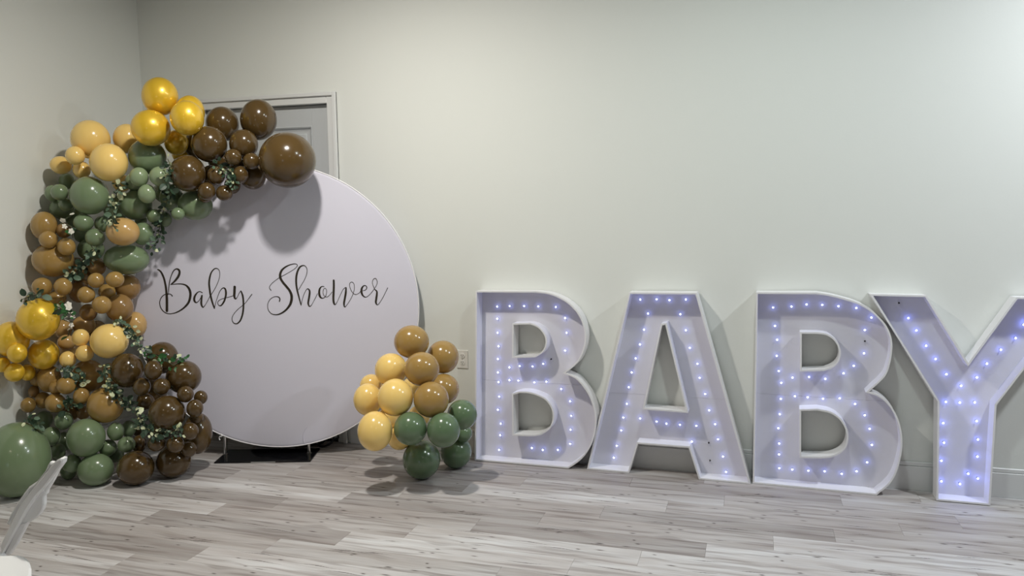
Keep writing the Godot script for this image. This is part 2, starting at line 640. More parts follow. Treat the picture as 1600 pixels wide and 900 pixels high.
const STROKES := [
	["Baby", [Vector3(-0.691, 0.2395, 0.0055), Vector3(-0.682, 0.2355, 0.0086), Vector3(-0.6693, 0.2205, 0.0102), Vector3(-0.6565, 0.1863, 0.011), Vector3(-0.6492, 0.1436, 0.0117), Vector3(-0.6465, 0.1009, 0.0133), Vector3(-0.6461, 0.0625, 0.0149), Vector3(-0.6478, 0.024, 0.0149), Vector3(-0.6497, -0.009, 0.0149)]],
	["Baby", [Vector3(-0.6367, 0.088, 0.0031), Vector3(-0.6318, 0.1221, 0.0047), Vector3(-0.6255, 0.1604, 0.0055), Vector3(-0.6136, 0.1985, 0.0055), Vector3(-0.5971, 0.2302, 0.0063), Vector3(-0.5796, 0.2418, 0.0078), Vector3(-0.5652, 0.2353, 0.0117), Vector3(-0.5623, 0.2191, 0.0125), Vector3(-0.5702, 0.1979, 0.0141), Vector3(-0.5897, 0.1727, 0.0117), Vector3(-0.6088, 0.1559, 0.0078), Vector3(-0.6184, 0.15, 0.0039)]],
	["Baby", [Vector3(-0.6185, 0.1492, 0.0039), Vector3(-0.593, 0.151, 0.0047), Vector3(-0.5634, 0.1523, 0.0055), Vector3(-0.5341, 0.1464, 0.0086), Vector3(-0.5148, 0.129, 0.0125), Vector3(-0.5051, 0.1033, 0.0141), Vector3(-0.5067, 0.0734, 0.0141), Vector3(-0.5187, 0.0393, 0.0133), Vector3(-0.5457, 0.0097, 0.0102), Vector3(-0.5808, -0.0134, 0.0078), Vector3(-0.6154, -0.0249, 0.0055), Vector3(-0.6451, -0.0254, 0.0047), Vector3(-0.6698, -0.0122, 0.0047), Vector3(-0.6854, 0.0116, 0.0047), Vector3(-0.6901, 0.0395, 0.0047), Vector3(-0.6837, 0.063, 0.0047), Vector3(-0.6687, 0.082, 0.0047), Vector3(-0.6491, 0.0924, 0.0047), Vector3(-0.63, 0.093, 0.0047), Vector3(-0.6176, 0.0877, 0.0047), Vector3(-0.613, 0.0791, 0.0055)]],
	["Baby", [Vector3(-0.4331, 0.0972, 0.0047), Vector3(-0.4475, 0.1047, 0.0047), Vector3(-0.4627, 0.0985, 0.007), Vector3(-0.4776, 0.0794, 0.011), Vector3(-0.4838, 0.0581, 0.0125), Vector3(-0.4783, 0.0418, 0.0102), Vector3(-0.4679, 0.0395, 0.0055), Vector3(-0.4545, 0.0513, 0.0039), Vector3(-0.4407, 0.0725, 0.0039), Vector3(-0.4338, 0.0831, 0.0047)]],
	["Baby", [Vector3(-0.437, 0.0789, 0.0102), Vector3(-0.4409, 0.0533, 0.011), Vector3(-0.4428, 0.0319, 0.0117), Vector3(-0.4394, 0.0168, 0.0094), Vector3(-0.4321, 0.0103, 0.0063), Vector3(-0.42, 0.023, 0.0035), Vector3(-0.4039, 0.0485, 0.0035), Vector3(-0.3899, 0.074, 0.0035), Vector3(-0.374, 0.0951, 0.0035), Vector3(-0.351, 0.1311, 0.0035), Vector3(-0.3321, 0.1714, 0.0035), Vector3(-0.3241, 0.2053, 0.0035), Vector3(-0.3271, 0.2309, 0.0043), Vector3(-0.3401, 0.2417, 0.0055), Vector3(-0.3563, 0.2376, 0.007), Vector3(-0.3742, 0.2166, 0.0086), Vector3(-0.3851, 0.1848, 0.0102), Vector3(-0.3902, 0.1508, 0.011), Vector3(-0.3886, 0.1167, 0.011), Vector3(-0.3846, 0.0782, 0.011), Vector3(-0.3768, 0.0396, 0.0102), Vector3(-0.3659, 0.003, 0.0078)]],
	["Baby", [Vector3(-0.3659, 0.003, 0.0047), Vector3(-0.3581, 0.0307, 0.0035), Vector3(-0.3458, 0.0648, 0.0035), Vector3(-0.3291, 0.1031, 0.0039), Vector3(-0.3112, 0.1233, 0.0055), Vector3(-0.2978, 0.121, 0.0086), Vector3(-0.2928, 0.1026, 0.011), Vector3(-0.2948, 0.077, 0.011), Vector3(-0.3067, 0.0429, 0.0102), Vector3(-0.3248, 0.0196, 0.0078), Vector3(-0.3383, 0.0198, 0.0047), Vector3(-0.3445, 0.0327, 0.0039), Vector3(-0.3404, 0.0455, 0.0039), Vector3(-0.3229, 0.0568, 0.0035), Vector3(-0.2972, 0.0642, 0.0035), Vector3(-0.2714, 0.0702, 0.0035), Vector3(-0.25, 0.0764, 0.0035)]],
	["Baby", [Vector3(-0.239, 0.1301, 0.0149), Vector3(-0.2422, 0.0976, 0.0149), Vector3(-0.2437, 0.0741, 0.0133), Vector3(-0.2381, 0.0578, 0.0078), Vector3(-0.2271, 0.0675, 0.0035), Vector3(-0.2132, 0.093, 0.0035), Vector3(-0.2037, 0.1048, 0.0047)]],
	["Baby", [Vector3(-0.2029, 0.1048, 0.0063), Vector3(-0.1947, 0.0799, 0.0102), Vector3(-0.1912, 0.0456, 0.0102), Vector3(-0.1932, 0.0028, 0.0102), Vector3(-0.2001, -0.0358, 0.0102), Vector3(-0.2145, -0.0722, 0.0094), Vector3(-0.2345, -0.0913, 0.007), Vector3(-0.2536, -0.0888, 0.0055), Vector3(-0.2634, -0.0715, 0.0039), Vector3(-0.2611, -0.05, 0.0035), Vector3(-0.2464, -0.0266, 0.0035), Vector3(-0.224, -0.0033, 0.0035), Vector3(-0.202, 0.0136, 0.0035), Vector3(-0.1777, 0.0347, 0.0035), Vector3(-0.1575, 0.0601, 0.0035), Vector3(-0.1386, 0.0843, 0.0047)]],
	["Shower", [Vector3(-0.0234, 0.1059, 0.0045), Vector3(-0.0321, 0.119, 0.0037), Vector3(-0.0287, 0.1331, 0.0033), Vector3(-0.0126, 0.1512, 0.0033), Vector3(0.0082, 0.1671, 0.0033), Vector3(0.033, 0.1838, 0.0033), Vector3(0.0659, 0.2007, 0.0033), Vector3(0.0987, 0.2185, 0.0033), Vector3(0.1235, 0.2343, 0.0033), Vector3(0.1373, 0.2483, 0.0037), Vector3(0.1373, 0.2584, 0.0037), Vector3(0.1246, 0.263, 0.0045), Vector3(0.1003, 0.2588, 0.0059), Vector3(0.0718, 0.2471, 0.0089), Vector3(0.0469, 0.2272, 0.0119), Vector3(0.0354, 0.2031, 0.0141), Vector3(0.0356, 0.1789, 0.0141), Vector3(0.0498, 0.1524, 0.0134), Vector3(0.0708, 0.1257, 0.0134), Vector3(0.088, 0.1011, 0.0141), Vector3(0.0973, 0.0726, 0.0156), Vector3(0.0953, 0.0441, 0.0156), Vector3(0.0845, 0.0157, 0.0141), Vector3(0.0612, -0.0125, 0.0112), Vector3(0.0321, -0.0325, 0.0089), Vector3(0.0035, -0.0411, 0.0067), Vector3(-0.0246, -0.0358, 0.0045), Vector3(-0.042, -0.0172, 0.0037), Vector3(-0.0482, 0.0074, 0.0033), Vector3(-0.0439, 0.0318, 0.0033), Vector3(-0.0309, 0.0519, 0.0037), Vector3(-0.0122, 0.0651, 0.0037), Vector3(0.006, 0.0685, 0.0041), Vector3(0.0212, 0.0642, 0.0059), Vector3(0.0268, 0.0532, 0.0067), Vector3(0.0238, 0.039, 0.0067)]],
	["Shower", [Vector3(0.1405, 0.1065, 0.0033), Vector3(0.1578, 0.1347, 0.0033), Vector3(0.1792, 0.1689, 0.0033), Vector3(0.1925, 0.2011, 0.0037), Vector3(0.1956, 0.2293, 0.0037), Vector3(0.1863, 0.2484, 0.0045), Vector3(0.1724, 0.2523, 0.0067), Vector3(0.1539, 0.2432, 0.0097), Vector3(0.1389, 0.218, 0.0112), Vector3(0.1298, 0.1817, 0.0119), Vector3(0.1282, 0.1412, 0.0112), Vector3(0.1324, 0.1046, 0.0104), Vector3(0.1409, 0.0638, 0.0089), Vector3(0.1519, 0.0148, 0.0059)]],
	["Shower", [Vector3(0.1519, 0.0148, 0.0037), Vector3(0.1604, 0.0473, 0.003), Vector3(0.1739, 0.0837, 0.0033), Vector3(0.189, 0.1091, 0.0037), Vector3(0.1991, 0.1114, 0.0067), Vector3(0.2063, 0.0975, 0.0104), Vector3(0.2037, 0.0711, 0.0112), Vector3(0.1977, 0.0427, 0.0112), Vector3(0.1954, 0.0224, 0.0104), Vector3(0.2016, 0.0072, 0.0067), Vector3(0.214, 0.014, 0.0033), Vector3(0.2334, 0.0463, 0.003), Vector3(0.2529, 0.0827, 0.003)]],
	["Shower", [Vector3(0.2929, 0.1248, 0.0045), Vector3(0.2788, 0.1246, 0.0059), Vector3(0.267, 0.1109, 0.0104), Vector3(0.2629, 0.0866, 0.0126), Vector3(0.2673, 0.0642, 0.0112), Vector3(0.2803, 0.0546, 0.0059), Vector3(0.2967, 0.0617, 0.0037), Vector3(0.3062, 0.082, 0.0033), Vector3(0.307, 0.1043, 0.0033), Vector3(0.2985, 0.1146, 0.0033), Vector3(0.2894, 0.1066, 0.0033), Vector3(0.2862, 0.0863, 0.0033), Vector3(0.2928, 0.0679, 0.0033), Vector3(0.3087, 0.0616, 0.0033), Vector3(0.3253, 0.0736, 0.003), Vector3(0.3401, 0.0917, 0.003)]],
	["Shower", [Vector3(0.3521, 0.1613, 0.0113), Vector3(0.3517, 0.1281, 0.0125), Vector3(0.3489, 0.0871, 0.0125), Vector3(0.3464, 0.046, 0.0125), Vector3(0.3491, 0.0237, 0.0113), Vector3(0.3552, 0.015, 0.0056), Vector3(0.3687, 0.032, 0.0031), Vector3(0.387, 0.0695, 0.0031), Vector3(0.4052, 0.1035, 0.0031), Vector3(0.4192, 0.1163, 0.0044)]],
	["Shower", [Vector3(0.4243, 0.1162, 0.0081), Vector3(0.4219, 0.0862, 0.0119), Vector3(0.415, 0.052, 0.0119), Vector3(0.4089, 0.0212, 0.0113), Vector3(0.4126, -0.0002, 0.0063), Vector3(0.4259, 0.0123, 0.0031), Vector3(0.4473, 0.043, 0.0031), Vector3(0.4637, 0.0753, 0.0031), Vector3(0.4732, 0.106, 0.0031), Vector3(0.4725, 0.1368, 0.0031), Vector3(0.461, 0.1489, 0.0038), Vector3(0.4489, 0.1439, 0.0038), Vector3(0.446, 0.1269, 0.0034), Vector3(0.4527, 0.1029, 0.0034), Vector3(0.4656, 0.0821, 0.0034), Vector3(0.4824, 0.0744, 0.0034), Vector3(0.4996, 0.0817, 0.0031), Vector3(0.5119, 0.0952, 0.0031)]],
	["Shower", [Vector3(0.5239, 0.0968, 0.0031), Vector3(0.541, 0.1017, 0.0044), Vector3(0.5482, 0.1153, 0.0056), Vector3(0.5418, 0.1266, 0.005), Vector3(0.5288, 0.1251, 0.0075), Vector3(0.5182, 0.1105, 0.0113), Vector3(0.5158, 0.0883, 0.0125), Vector3(0.523, 0.0683, 0.0094), Vector3(0.538, 0.0579, 0.005), Vector3(0.5535, 0.0638, 0.0034), Vector3(0.5745, 0.0841, 0.0031), Vector3(0.5921, 0.1061, 0.0031)]],
	["Shower", [Vector3(0.5921, 0.1061, 0.0031), Vector3(0.6064, 0.1282, 0.0031), Vector3(0.6114, 0.1486, 0.0034), Vector3(0.6058, 0.1658, 0.0038), Vector3(0.5957, 0.1693, 0.0038), Vector3(0.5852, 0.1575, 0.0034), Vector3(0.5829, 0.1387, 0.0034), Vector3(0.5907, 0.1147, 0.0038), Vector3(0.5948, 0.1051, 0.0044)]],
	["Shower", [Vector3(0.5948, 0.1037, 0.0044), Vector3(0.607, 0.0922, 0.0088), Vector3(0.6068, 0.0734, 0.0113), Vector3(0.6026, 0.046, 0.0119), Vector3(0.6, 0.0254, 0.0106), Vector3(0.607, 0.0109, 0.0056), Vector3(0.6202, 0.02, 0.0031), Vector3(0.6416, 0.0523, 0.0031), Vector3(0.6596, 0.0864, 0.0031), Vector3(0.6732, 0.1119, 0.0041)]],
]


func stand() -> void:
	# its own axes: x along the disc from the first leg, z out of its face
	var o := thing("round_backdrop", "big round white fabric backdrop reading Baby Shower on a black plate stand", "backdrop", Vector3(-3.0739, 0, 0.4377))
	o.rotation.y = atan2(0.30273, 0.95308)
	var mid := Vector3(0.347, 0.909, 0)
	var r := 0.858
	var face := Transform3D(Basis(Vector3.RIGHT, PI / 2), mid)
	var st := begin()
	var prof := [Vector2(0, -0.015), Vector2(r * 0.5, -0.0155), Vector2(r - 0.02, -0.015), Vector2(r - 0.006, -0.013), Vector2(r, -0.006), Vector2(r, 0.006), Vector2(r - 0.006, 0.013), Vector2(r - 0.02, 0.015), Vector2(r * 0.5, 0.0155), Vector2(0, 0.015)]
	add_lathe(st, prof, 128, face)
	part("fabric_panel", st.commit(), M.disc, o)
	var pipe := []
	for k in 129:
		var a := TAU * k / 128.0
		pipe.append(mid + Vector3(cos(a) * (r - 0.003), sin(a) * (r - 0.003), 0.0125))
	part("edge_piping", tube(pipe, 0.0036, 6), M.disc_edge, o)
	# a slit-like seam above the second leg
	part("fabric_seam", tube(catmull([Vector3(0.487, 0.075, 0.0155), Vector3(0.48, 0.11, 0.0165), Vector3(0.487, 0.15, 0.0155), Vector3(0.502, 0.175, 0.0148)], 4), 0.0022, 6), M.disc, o)
	for word in ["Baby", "Shower"]:
		var w := begin()
		for row in STROKES:
			if row[0] == word:
				stroke(w, row[1], mid + Vector3(0, 0, 0.0152))
		part("lettering", w.commit(), M.ink, o)
	for x in [0.0, 0.508]:
		var dy := sqrt(r * r - pow(x - mid.x, 2))
		var leg := begin()
		add_tube(leg, [Vector3(x, 0.008, 0), Vector3(x, mid.y - dy + 0.02, 0)], [0.0105, 0.0105], 16)
		add_tube(leg, [Vector3(x, 0.008, 0), Vector3(x, 0.014, 0)], [0.018, 0.014], 16)
		part("leg", leg.commit(), M.chrome, o)
	part("tie_string", tube(catmull([Vector3(-0.028, 0.135, 0.005), Vector3(-0.014, 0.138, 0.018), Vector3(-0.012, 0.128, 0.02), Vector3(-0.026, 0.124, 0.016), Vector3(-0.03, 0.112, 0.014), Vector3(-0.026, 0.103, 0.014)], 4), 0.004, 6), M.disc_edge, o)
	part("base_plate", box(Vector3(-0.018, 0, -0.1), Vector3(0.553, 0.009, 0.152), 0.002), M.black_plate, o)
	part("sticker", box(Vector3(0.2, 0.003, 0.1518), Vector3(0.345, 0.0068, 0.1526)), M.sticker, o)


# one brush stroke: x, y in the plane and the full width at each point
func stroke(st: SurfaceTool, raw: Array, at: Vector3) -> void:
	var pts := catmull(raw, 5)
	var n := Vector3(0, 0, 1)
	var lift := Vector3(0, 0, 0.0012)
	var left := []
	var right := []
	for i in pts.size():
		var d: Vector3 = pts[mini(i + 1, pts.size() - 1)] - pts[maxi(i - 1, 0)]
		var side := Vector3(-d.y, d.x, 0).normalized()
		var c: Vector3 = at + Vector3(pts[i].x, pts[i].y, 0)
		left.append(c + side * pts[i].z / 2.0)
		right.append(c - side * pts[i].z / 2.0)
	for i in pts.size() - 1:
		quad(st, left[i] + lift, left[i + 1] + lift, right[i + 1] + lift, right[i] + lift, n)
		var sl: Vector3 = (left[i] - right[i]).normalized()
		quad(st, left[i], left[i + 1], left[i + 1] + lift, left[i] + lift, sl)
		quad(st, right[i], right[i + 1], right[i + 1] + lift, right[i] + lift, -sl)
	for e in [0, pts.size() - 1]:
		var c: Vector3 = (left[e] + right[e]) / 2.0 + lift
		var rr: float = pts[e].z / 2.0
		for k in 10:
			tri(st, c, c + Vector3(cos(TAU * k / 10), sin(TAU * k / 10), 0) * rr, c + Vector3(cos(TAU * (k + 1) / 10), sin(TAU * (k + 1) / 10), 0) * rr, n)


# ------------------------------------------------------------------ illuminated letters

const LETTERS := {
	"B1": {"at": Vector3(-1.5629, 0.0036, 0.143), "turn": 0, "lean": -0.0343, "seam": 0.4658, "shine": 0.00028,
		"outline": [Vector2(0.567, 0), Vector2(0.5941, 0.0186), Vector2(0.6211, 0.0397), Vector2(0.6449, 0.0618), Vector2(0.6644, 0.0857), Vector2(0.6807, 0.1107), Vector2(0.6944, 0.1358), Vector2(0.7052, 0.1609), Vector2(0.7133, 0.1861), Vector2(0.7197, 0.2111), Vector2(0.7244, 0.2361), Vector2(0.7273, 0.261), Vector2(0.7284, 0.2849), Vector2(0.7277, 0.307), Vector2(0.7252, 0.3282), Vector2(0.7208, 0.3501), Vector2(0.7145, 0.3739), Vector2(0.7064, 0.3983), Vector2(0.6967, 0.4215), Vector2(0.6852, 0.4428), Vector2(0.6721, 0.4628), Vector2(0.658, 0.4813), Vector2(0.6431, 0.4988), Vector2(0.6272, 0.5148), Vector2(0.61, 0.5281), Vector2(0.591, 0.5374), Vector2(0.5709, 0.544), Vector2(0.5506, 0.5507), Vector2(0.5656, 0.5626), Vector2(0.5805, 0.5744), Vector2(0.595, 0.5876), Vector2(0.6092, 0.6022), Vector2(0.623, 0.6181), Vector2(0.6354, 0.6368), Vector2(0.6463, 0.6596), Vector2(0.6557, 0.6851), Vector2(0.6625, 0.7105), Vector2(0.6662, 0.735), Vector2(0.6671, 0.7594), Vector2(0.6659, 0.7829), Vector2(0.6623, 0.8054), Vector2(0.6564, 0.827), Vector2(0.6492, 0.8474), Vector2(0.641, 0.8662), Vector2(0.6314, 0.8837), Vector2(0.6197, 0.9007), Vector2(0.6054, 0.9175), Vector2(0.589, 0.9337), Vector2(0.5718, 0.9482), Vector2(0.5541, 0.9608), Vector2(0.5356, 0.9717), Vector2(0.5162, 0.9814), Vector2(0.4961, 0.99), Vector2(0.4752, 0.9974), Vector2(0.4529, 1.0033), Vector2(0.4287, 1.0072), Vector2(0.4033, 1.0097), Vector2(0.3777, 1.0121), Vector2(0.0105, 1.0063), Vector2(0, 0)],
		"holes": [[Vector2(0.2398, 0.6298), Vector2(0.3701, 0.6399), Vector2(0.3849, 0.6494), Vector2(0.3996, 0.6588), Vector2(0.4118, 0.6693), Vector2(0.4205, 0.6817), Vector2(0.4267, 0.6952), Vector2(0.4306, 0.7087), Vector2(0.4322, 0.7223), Vector2(0.4315, 0.736), Vector2(0.4287, 0.7491), Vector2(0.4235, 0.7612), Vector2(0.4163, 0.7728), Vector2(0.408, 0.7832), Vector2(0.3989, 0.7926), Vector2(0.3887, 0.801), Vector2(0.3777, 0.8079), Vector2(0.3656, 0.813), Vector2(0.3527, 0.8167), Vector2(0.3398, 0.8203), Vector2(0.2421, 0.8147)], [Vector2(0.2407, 0.1741), Vector2(0.2867, 0.1762), Vector2(0.3324, 0.1782), Vector2(0.37, 0.182), Vector2(0.3951, 0.1885), Vector2(0.4123, 0.1969), Vector2(0.4272, 0.2067), Vector2(0.4416, 0.2178), Vector2(0.4537, 0.2304), Vector2(0.4631, 0.2446), Vector2(0.4695, 0.2613), Vector2(0.4731, 0.2797), Vector2(0.4744, 0.2974), Vector2(0.4736, 0.3138), Vector2(0.4706, 0.3297), Vector2(0.4649, 0.345), Vector2(0.4558, 0.3603), Vector2(0.4439, 0.375), Vector2(0.4308, 0.3874), Vector2(0.4168, 0.3965), Vector2(0.4015, 0.4032), Vector2(0.3853, 0.4089), Vector2(0.3681, 0.414), Vector2(0.35, 0.4181), Vector2(0.3318, 0.4207), Vector2(0.3139, 0.4213), Vector2(0.296, 0.4204), Vector2(0.278, 0.4195), Vector2(0.2385, 0.4068)]],
		"leds": [Vector2(0.1164, 0.9099), Vector2(0.1934, 0.9148), Vector2(0.2818, 0.917), Vector2(0.3672, 0.9169), Vector2(0.4719, 0.9157), Vector2(0.5272, 0.8536), Vector2(0.5365, 0.7687), Vector2(0.5277, 0.6655), Vector2(0.1169, 0.8379), Vector2(0.119, 0.7543), Vector2(0.1243, 0.6745), Vector2(0.12, 0.598), Vector2(0.1198, 0.5176), Vector2(0.1235, 0.4603), Vector2(0.1913, 0.5516), Vector2(0.2543, 0.5622), Vector2(0.3324, 0.5636), Vector2(0.3973, 0.5825), Vector2(0.1911, 0.4753), Vector2(0.2463, 0.4755), Vector2(0.344, 0.4701), Vector2(0.4166, 0.4781), Vector2(0.1272, 0.3733), Vector2(0.1189, 0.2935), Vector2(0.1363, 0.2109), Vector2(0.1328, 0.141), Vector2(0.1253, 0.0513), Vector2(0.5054, 0.44), Vector2(0.558, 0.3711), Vector2(0.5647, 0.2864), Vector2(0.5615, 0.2047), Vector2(0.5594, 0.1209), Vector2(0.4855, 0.0796), Vector2(0.3945, 0.0724), Vector2(0.3282, 0.0787)],
		"specks": [Vector2(0.4416, 0.6098)]},
	"A": {"at": Vector3(-0.8919, 0.0018, 0.125), "turn": -0.0145, "lean": -0.0167, "seam": 0.4292, "shine": 0.00028,
		"outline": [Vector2(0.2413, 0), Vector2(0.2904, 0.1714), Vector2(0.5662, 0.1719), Vector2(0.6231, 0), Vector2(0.894, 0), Vector2(0.5984, 1.022), Vector2(0.2357, 1.0168), Vector2(0, 0)],
		"holes": [[Vector2(0.5503, 0.3734), Vector2(0.4339, 0.8438), Vector2(0.4167, 0.8397), Vector2(0.3237, 0.3764)]],
		"leds": [Vector2(0.2848, 0.9705), Vector2(0.3755, 0.9741), Vector2(0.4456, 0.9708), Vector2(0.5343, 0.9765), Vector2(0.3284, 0.8927), Vector2(0.5055, 0.8944), Vector2(0.307, 0.8014), Vector2(0.2851, 0.7171), Vector2(0.2615, 0.6372), Vector2(0.2393, 0.5559), Vector2(0.2231, 0.4707), Vector2(0.213, 0.3744), Vector2(0.1934, 0.2939), Vector2(0.182, 0.2185), Vector2(0.1563, 0.127), Vector2(0.1399, 0.0557), Vector2(0.2889, 0.2951), Vector2(0.3812, 0.2841), Vector2(0.4357, 0.276), Vector2(0.51, 0.2749), Vector2(0.5992, 0.2756), Vector2(0.576, 0.1849), Vector2(0.5362, 0.8067), Vector2(0.5591, 0.7096), Vector2(0.6011, 0.6233), Vector2(0.6141, 0.5456), Vector2(0.6444, 0.4574), Vector2(0.6675, 0.3674), Vector2(0.7, 0.2923), Vector2(0.7165, 0.209), Vector2(0.7445, 0.1144), Vector2(0.7621, 0.0296)],
		"specks": [Vector2(0.6662, 0.1816), Vector2(0.6744, 0.0819)]},
	"B2": {"at": Vector3(0.0118, 0.0016, 0.124), "turn": -0.0314, "lean": -0.0157, "seam": 0.4704, "shine": 0.0003,
		"outline": [Vector2(0.5698, 0), Vector2(0.589, 0), Vector2(0.6081, 0), Vector2(0.6261, 0.0202), Vector2(0.6428, 0.0354), Vector2(0.6584, 0.0538), Vector2(0.672, 0.0736), Vector2(0.6829, 0.0942), Vector2(0.6919, 0.1162), Vector2(0.6994, 0.1396), Vector2(0.7058, 0.165), Vector2(0.7108, 0.1917), Vector2(0.7146, 0.2172), Vector2(0.7171, 0.2399), Vector2(0.7184, 0.2614), Vector2(0.7183, 0.2835), Vector2(0.717, 0.3072), Vector2(0.7144, 0.3315), Vector2(0.7102, 0.3553), Vector2(0.7042, 0.3784), Vector2(0.6965, 0.4011), Vector2(0.6876, 0.4225), Vector2(0.6776, 0.4428), Vector2(0.6664, 0.4619), Vector2(0.6536, 0.4792), Vector2(0.6385, 0.4951), Vector2(0.6218, 0.5092), Vector2(0.6052, 0.5204), Vector2(0.5892, 0.5273), Vector2(0.5732, 0.5314), Vector2(0.5572, 0.5354), Vector2(0.582, 0.5628), Vector2(0.6066, 0.5901), Vector2(0.6259, 0.6152), Vector2(0.637, 0.6362), Vector2(0.643, 0.655), Vector2(0.6476, 0.6752), Vector2(0.6521, 0.6987), Vector2(0.6553, 0.7235), Vector2(0.657, 0.7472), Vector2(0.6575, 0.7686), Vector2(0.6566, 0.7888), Vector2(0.6537, 0.8086), Vector2(0.6487, 0.8284), Vector2(0.6417, 0.8477), Vector2(0.633, 0.8661), Vector2(0.6224, 0.8832), Vector2(0.61, 0.8994), Vector2(0.5963, 0.915), Vector2(0.5814, 0.9304), Vector2(0.5652, 0.9454), Vector2(0.5479, 0.9588), Vector2(0.5299, 0.9704), Vector2(0.5108, 0.9806), Vector2(0.4907, 0.9897), Vector2(0.4691, 0.9978), Vector2(0.4465, 1.0048), Vector2(0.4242, 1.0111), Vector2(0.4027, 1.017), Vector2(0.3815, 1.0222), Vector2(0.3603, 1.0266), Vector2(0.3389, 1.0301), Vector2(0.3174, 1.0329), Vector2(0.2959, 1.0357), Vector2(-0.0009, 1.0302), Vector2(0, 0)],
		"holes": [[Vector2(0.2332, 0.6296), Vector2(0.3394, 0.6388), Vector2(0.3531, 0.6445), Vector2(0.3667, 0.6502), Vector2(0.3788, 0.6576), Vector2(0.3895, 0.6674), Vector2(0.3987, 0.679), Vector2(0.4054, 0.6922), Vector2(0.4094, 0.7079), Vector2(0.4109, 0.7253), Vector2(0.4096, 0.7422), Vector2(0.4048, 0.7582), Vector2(0.3971, 0.7738), Vector2(0.3877, 0.7875), Vector2(0.3767, 0.799), Vector2(0.364, 0.8086), Vector2(0.3504, 0.8158), Vector2(0.3356, 0.8195), Vector2(0.3199, 0.8207), Vector2(0.3042, 0.8219), Vector2(0.2289, 0.8192)], [Vector2(0.2408, 0.1707), Vector2(0.3354, 0.1773), Vector2(0.3522, 0.1802), Vector2(0.369, 0.183), Vector2(0.3847, 0.1872), Vector2(0.399, 0.1933), Vector2(0.4123, 0.2007), Vector2(0.4241, 0.2094), Vector2(0.4346, 0.2194), Vector2(0.4437, 0.2307), Vector2(0.4507, 0.2438), Vector2(0.4554, 0.2599), Vector2(0.458, 0.2778), Vector2(0.4585, 0.295), Vector2(0.4571, 0.3104), Vector2(0.4536, 0.325), Vector2(0.4482, 0.3395), Vector2(0.4406, 0.3545), Vector2(0.4309, 0.3694), Vector2(0.4196, 0.3826), Vector2(0.4068, 0.394), Vector2(0.3924, 0.4037), Vector2(0.3759, 0.4113), Vector2(0.3566, 0.4161), Vector2(0.3353, 0.4187), Vector2(0.3139, 0.4214), Vector2(0.2353, 0.413)]],
		"leds": [Vector2(0.0843, 0.9432), Vector2(0.1767, 0.9509), Vector2(0.2513, 0.9642), Vector2(0.3279, 0.964), Vector2(0.4064, 0.9595), Vector2(0.4923, 0.9527), Vector2(0.5647, 0.9052), Vector2(0.5358, 0.8398), Vector2(0.5353, 0.7184), Vector2(0.4884, 0.6503), Vector2(0.4403, 0.6082), Vector2(0.3526, 0.5736), Vector2(0.096, 0.8447), Vector2(0.1088, 0.7705), Vector2(0.108, 0.6841), Vector2(0.1201, 0.6027), Vector2(0.134, 0.5393), Vector2(0.1905, 0.571), Vector2(0.2727, 0.5792), Vector2(0.1336, 0.452), Vector2(0.2042, 0.4716), Vector2(0.2682, 0.47), Vector2(0.3442, 0.4671), Vector2(0.4253, 0.4746), Vector2(0.5001, 0.4497), Vector2(0.5482, 0.3936), Vector2(0.5734, 0.3237), Vector2(0.5868, 0.2393), Vector2(0.5663, 0.1448), Vector2(0.5174, 0.0922), Vector2(0.4459, 0.0714), Vector2(0.3615, 0.077), Vector2(0.1304, 0.3684), Vector2(0.1245, 0.2915), Vector2(0.1305, 0.2077), Vector2(0.1311, 0.1478), Vector2(0.1336, 0.0718), Vector2(0.2001, 0.0711), Vector2(0.2807, 0.0722)],
		"specks": [Vector2(0.5389, 0.7796)]},
	"Y": {"at": Vector3(0.8936, 0.0043, 0.15), "turn": -0.0211, "lean": -0.0412, "seam": -1.0, "shine": 0.0006,
		"outline": [Vector2(0.237, 0), Vector2(0.2473, 0.4998), Vector2(0.5691, 1.0288), Vector2(0.313, 1.0282), Vector2(0.1185, 0.6996), Vector2(-0.076, 1.0282), Vector2(-0.3321, 1.0288), Vector2(-0.0103, 0.4998), Vector2(0, 0)],
		"holes": [],
		"leds": [Vector2(-0.1413, 0.9053), Vector2(-0.1031, 0.8431), Vector2(-0.0564, 0.7669), Vector2(-0.0114, 0.7017), Vector2(0.0397, 0.6268), Vector2(0.1073, 0.5718), Vector2(0.3697, 0.8888), Vector2(0.3374, 0.8214), Vector2(0.2759, 0.7614), Vector2(0.2174, 0.689), Vector2(0.1759, 0.6181), Vector2(0.0417, 0.4857), Vector2(0.1043, 0.4859), Vector2(0.1704, 0.4915), Vector2(0.0329, 0.376), Vector2(0.0397, 0.2766), Vector2(0.0307, 0.1826), Vector2(0.0339, 0.0764), Vector2(0.1183, 0.0711), Vector2(0.1531, 0.127), Vector2(0.1971, 0.107), Vector2(0.1912, 0.2181), Vector2(0.1906, 0.3049), Vector2(0.1819, 0.3977), Vector2(0.3783, 0.9053)],
		"specks": [Vector2(-0.185, 0.98)]},
}
const LETTER_LABELS := {
	"B1": "white light-up letter B standing next to the small balloon cluster",
	"A": "white light-up letter A leaning on the wall between the two letters B",
	"B2": "white light-up letter B between the letters A and Y",
	"Y": "white light-up letter Y at the end of the word, partly out of frame",
}
const DEPTH := 0.105


func inset(p: Array, t: float) -> Array:
	var out := []
	for i in p.size():
		var a: Vector2 = (p[i] - p[i - 1]).normalized()
		var b: Vector2 = (p[(i + 1) % p.size()] - p[i]).normalized()
		var na := Vector2(-a.y, a.x)
		var nb := Vector2(-b.y, b.x)
		var m := (na + nb)
		m = m / maxf(m.length_squared() * 0.5, 0.35)
		out.append(p[i] + m * t)
	return out


